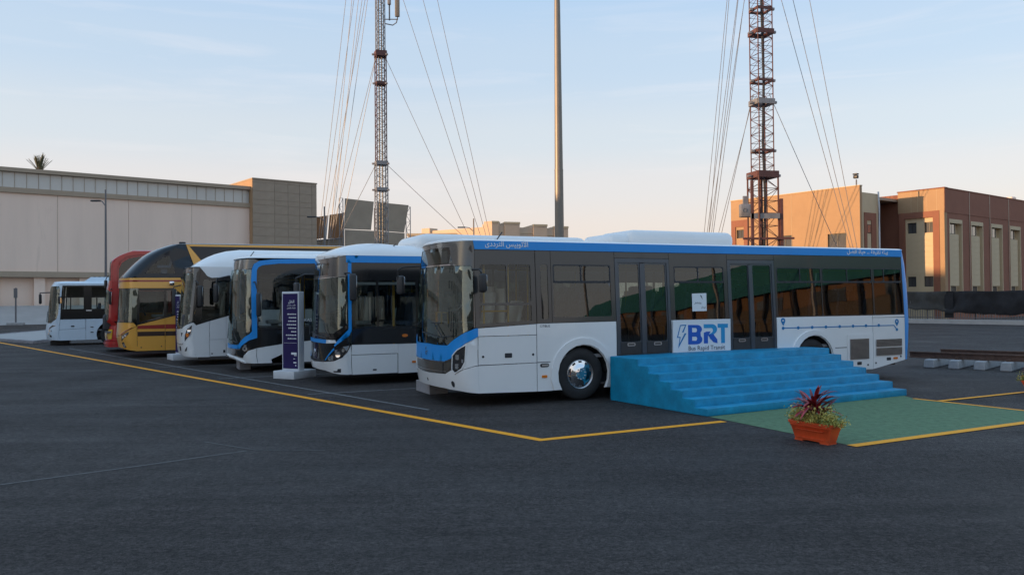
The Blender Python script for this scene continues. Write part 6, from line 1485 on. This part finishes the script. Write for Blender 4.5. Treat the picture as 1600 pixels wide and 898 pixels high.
# ------------------------------------------------------------ planters
def planter(label, loc, rz, flowers=False):
    t = thing('planter', label, 'planter', loc, rz, None)
    L0, L1, W0_, W1, H = .54, .70, .17, .25, .235
    m_ = MB()
    def ring(l, w_, z, r=.02):
        return [(x, y, z) for x, y in ((-l/2+r, -w_/2), (l/2-r, -w_/2), (l/2, -w_/2+r), (l/2, w_/2-r), (l/2-r, w_/2), (-l/2+r, w_/2), (-l/2, w_/2-r), (-l/2, -w_/2+r))]
    lev = [(L0, W0_, .018), (L0+.10, W0_+.045, .165), (L0+.115, W0_+.05, .168), (L0+.13, W0_+.065, .19), (L1-.02, W1-.03, .198), (L1, W1, .205), (L1+.005, W1+.005, .232), (L1-.02, W1-.02, .237), (L1-.05, W1-.05, .232), (L1-.08, W1-.08, .20)]
    vs = [p for l, w_, z in lev for p in ring(l, w_, z)]; n = 8
    fs = [(i*n+k, i*n+(k+1) % n, (i+1)*n+(k+1) % n, (i+1)*n+k) for i in range(len(lev)-1) for k in range(n)]+[tuple(range(n-1, -1, -1))]
    m_.add(vs, fs, True)
    for sx in (-1, 1): m_.box(sx*.2-.065, sx*.2+.065, -W0_/2+.002, W0_/2-.002, 0, .02)
    pot = m_.obj('pot', M['terra'], t)
    m_ = MB(); m_.box(-.22, .22, -.1085, -.098, .045, .052); m_.box(-.22, .22, -.120, -.108, .140, .147); m_.obj('pot_rib', M['terra'], pot)
    m_ = MB(); m_.box(-L1/2+.045, L1/2-.045, -W1/2+.045, W1/2-.045, .17, .208); m_.obj('soil', M['soil'], t)
    # low yellow green plants: many small leaves in clumps
    for nm, mt, cnt, sd in (('groundcover', 'leafyel', 2300, 1), ('groundcover', 'leafgrn', 900, 2)):
        rnd = random.Random(sd+int(loc[0]*10)); vs, fs = [], []
        cl_ = [(rnd.uniform(-.34, .34), rnd.uniform(-.11, .11), rnd.uniform(.05, .14)) for _ in range(16)]+[(-.34, -.03, .10), (-.30, .05, .13), (.31, -.05, .15), (.35, -.03, .02), (.20, 0, .13)]
        for k in range(cnt):
            cx_, cy_, ch = rnd.choice(cl_); u, v_, w2 = rnd.gauss(0, .045), rnd.gauss(0, .04), abs(rnd.gauss(.0, .55))
            p = Vector((cx_+u, cy_+v_, .20+1.15*ch*min(1.25, w2)+rnd.uniform(0, .04)))
            d = Vector((rnd.uniform(-1, 1), rnd.uniform(-1, 1), rnd.uniform(.0, 1))).normalized(); s2 = d.cross(Vector((rnd.uniform(-1, 1), rnd.uniform(-1, 1), rnd.uniform(-1, 1)))).normalized()
            l_ = rnd.uniform(.018, .038); b0 = len(vs); vs += [p, p+d*l_*.5+s2*l_*.32, p+d*l_, p+d*l_*.5-s2*l_*.32]; fs.append((b0, b0+1, b0+2, b0+3))
        m_ = MB(); m_.add(vs, fs); tag(m_.obj(nm, M[mt], t, fix=False), kind='stuff')
    m_ = MB()
    for k in range(26):
        a = random.uniform(-.33, .33); y = random.uniform(-.09, .09); m_.tube([(a, y, .2), (a+random.uniform(-.03, .03), y+random.uniform(-.03, .03), .2+random.uniform(.05, .13))], .003, 4)
    m_.tube([(.26, .02, .2), (.29, .02, .30), (.30, .03, .385)], .003, 4); m_.tube([(.28, .0, .2), (.33, .0, .33)], .003, 4)
    tag(m_.obj('stems', M['leafgrn'], t), kind='stuff')
    # cordyline: arching strap leaves, each its own object
    pl = MB(); pl.tube([(-.01, .0, .2), (-.005, 0, .34), (.0, .0, .44)], .014, 6, True, .009); pl.tube([(.05, .03, .2), (.07, .03, .36)], .012, 6, True, .008); pl.tube([(-.1, .02, .2), (-.12, .02, .34)], .011, 6, True, .008)
    pl = pl.obj('cordyline', M['leafred'], t)
    rnd = random.Random(11)
    for k in range(62):
        bx_, by_, bz = ((0, 0, .37), (.07, .03, .30), (-.12, .02, .29))[0 if k < 38 else 1+(k % 2)]
        a = 2.399*k+rnd.uniform(-.3, .3); up = rnd.uniform(.1, 1.2); l_ = rnd.uniform(.28, .44) if k < 38 else rnd.uniform(.22, .34); droop = rnd.uniform(.2, .75); bz += rnd.uniform(-.05, .10)
        d = Vector((math.cos(a), math.sin(a)*.9, 0)); sd2 = Vector((-d.y, d.x, 0)); n = 6; pts = []; w0 = rnd.uniform(.020, .034)
        for i in range(n+1):
            f_ = i/n; p = Vector((bx_, by_, bz))+d*l_*math.cos(up*.8)*f_+Vector((0, 0, l_*(math.sin(up)*f_-droop*f_*f_*.6)))
            wd = w0*math.sin(math.pi*min(1, .12+f_*.88))**.8+.001
            pts += [p-sd2*wd+Vector((0, 0, wd*.35)), p, p+sd2*wd+Vector((0, 0, wd*.35))]
        m_ = MB(); m_.add(pts, [(3*i+j, 3*i+j+1, 3*i+j+4, 3*i+j+3) for i in range(n) for j in (0, 1)], True); m_.obj('leaf', M['leafred' if rnd.random() < .6 else 'leafred2'], pl, fix=False)
    if flowers:
        rnd = random.Random(4)
        for k in range(7):
            m_ = MB(); c0_ = Vector((-.34+.05*k, rnd.uniform(-.1, .1), .3+rnd.uniform(0, .06)))
            for j in range(6):
                a = j*1.047; e_ = Vector((math.cos(a), math.sin(a), .35))*.03; s_ = Vector((-math.sin(a), math.cos(a), 0))*.014; m_.add([c0_, c0_+e_*.6+s_, c0_+e_, c0_+e_*.6-s_], [(0, 1, 2, 3)])
            m_.obj('flower', M['flower'], t, fix=False)
    return t
px_ = Vector((4.01-3.73, 10.49-10.97))
PL_ = planter('orange plastic planter with a dark red cordyline, on the edge of the green pavement', (3.955, 10.80, 0), math.atan2(px_.y, px_.x))
PL_.scale = (1.0, 1.0, 1.12)
planter('orange planter with orange flowers, cut off by the right edge of the photo', (10.14, 15.74, 0), R(-40), True)

# ------------------------------------------------------------ beyond the frame: added blocks for shade and dark reflections, and the hall the windows mirror
t = thing('added_sun_blocker', 'added unseen block left of the lot, keeps the low sun off the buses', 'building', (-62, -32, 0))  # added unseen blocker, sized and placed to put the lot in shade
bx(t, 'wall', 'beige', 0, 8, 0, 80, 0, 13.5); bx(t, 'roof', 'taupe', -.2, 8.2, -.2, 80.2, 13.502, 13.8)
for k in range(10):
    for z in (2.2, 5.8, 9.4): RP.box('window', 'glasshouse', t, 8.002, 8.03, 2+6.2*k, 5+6.2*k, z, z+1.8)
ca = math.atan2(-30, 14)
t = thing('green_roofed_hall', 'long ochre hall with a green roof across the lot, mirrored in the bus windows', 'building', (43, 12, 0), ca)
bx(t, 'base_wall', 'bark', 0, 46, .6, 10, 0, 4.6); bx(t, 'ochre_band', 'orangewall', 0, 46, .55, 10, 4.602, 5.9)
m_ = MB(); m_.hexa([(-.4, 0, 5.9), (46.4, 0, 5.9), (46.4, 10.4, 5.9), (-.4, 10.4, 5.9)], [(.4, 3.0, 9.6), (45.6, 3.0, 8.2), (45.6, 7.4, 8.2), (.4, 7.4, 9.6)]); m_.obj('roof', M['green'], t)
for k in range(16): RP.box('post', 'plastic', t, 3.0*k+.1, 3.0*k+.3, .2, .4, 0, 5.88)
for k in range(7): RP.box('window', 'glasshouse', t, 6.2*k+1.2, 6.2*k+4.2, .50, .548, 4.6, 5.5)
for k in range(5):
    m_ = MB(); m_.tube([(9*k+3, -7, 0), (9*k+3, -7, 11)], .12, 8); m_.obj('flag_pole', M['post'], t)
t = thing('added_dark_block', 'added unseen dark block behind the camera, meant to darken reflections in the far buses', 'building', (-14, -52, 0))  # added unseen mass, put here for dark reflections in the bus glass
bx(t, 'wall', 'hoard', 0, 48, 0, 9, 0, 9.2); bx(t, 'roof', 'taupe', -.3, 48.3, -.3, 9.3, 9.202, 9.6)
for k in range(9): RP.box('window', 'glasshouse', t, 2+5*k, 5+5*k, 9.002, 9.03, 2.2, 5.2)
bpy.context.view_layer.update()
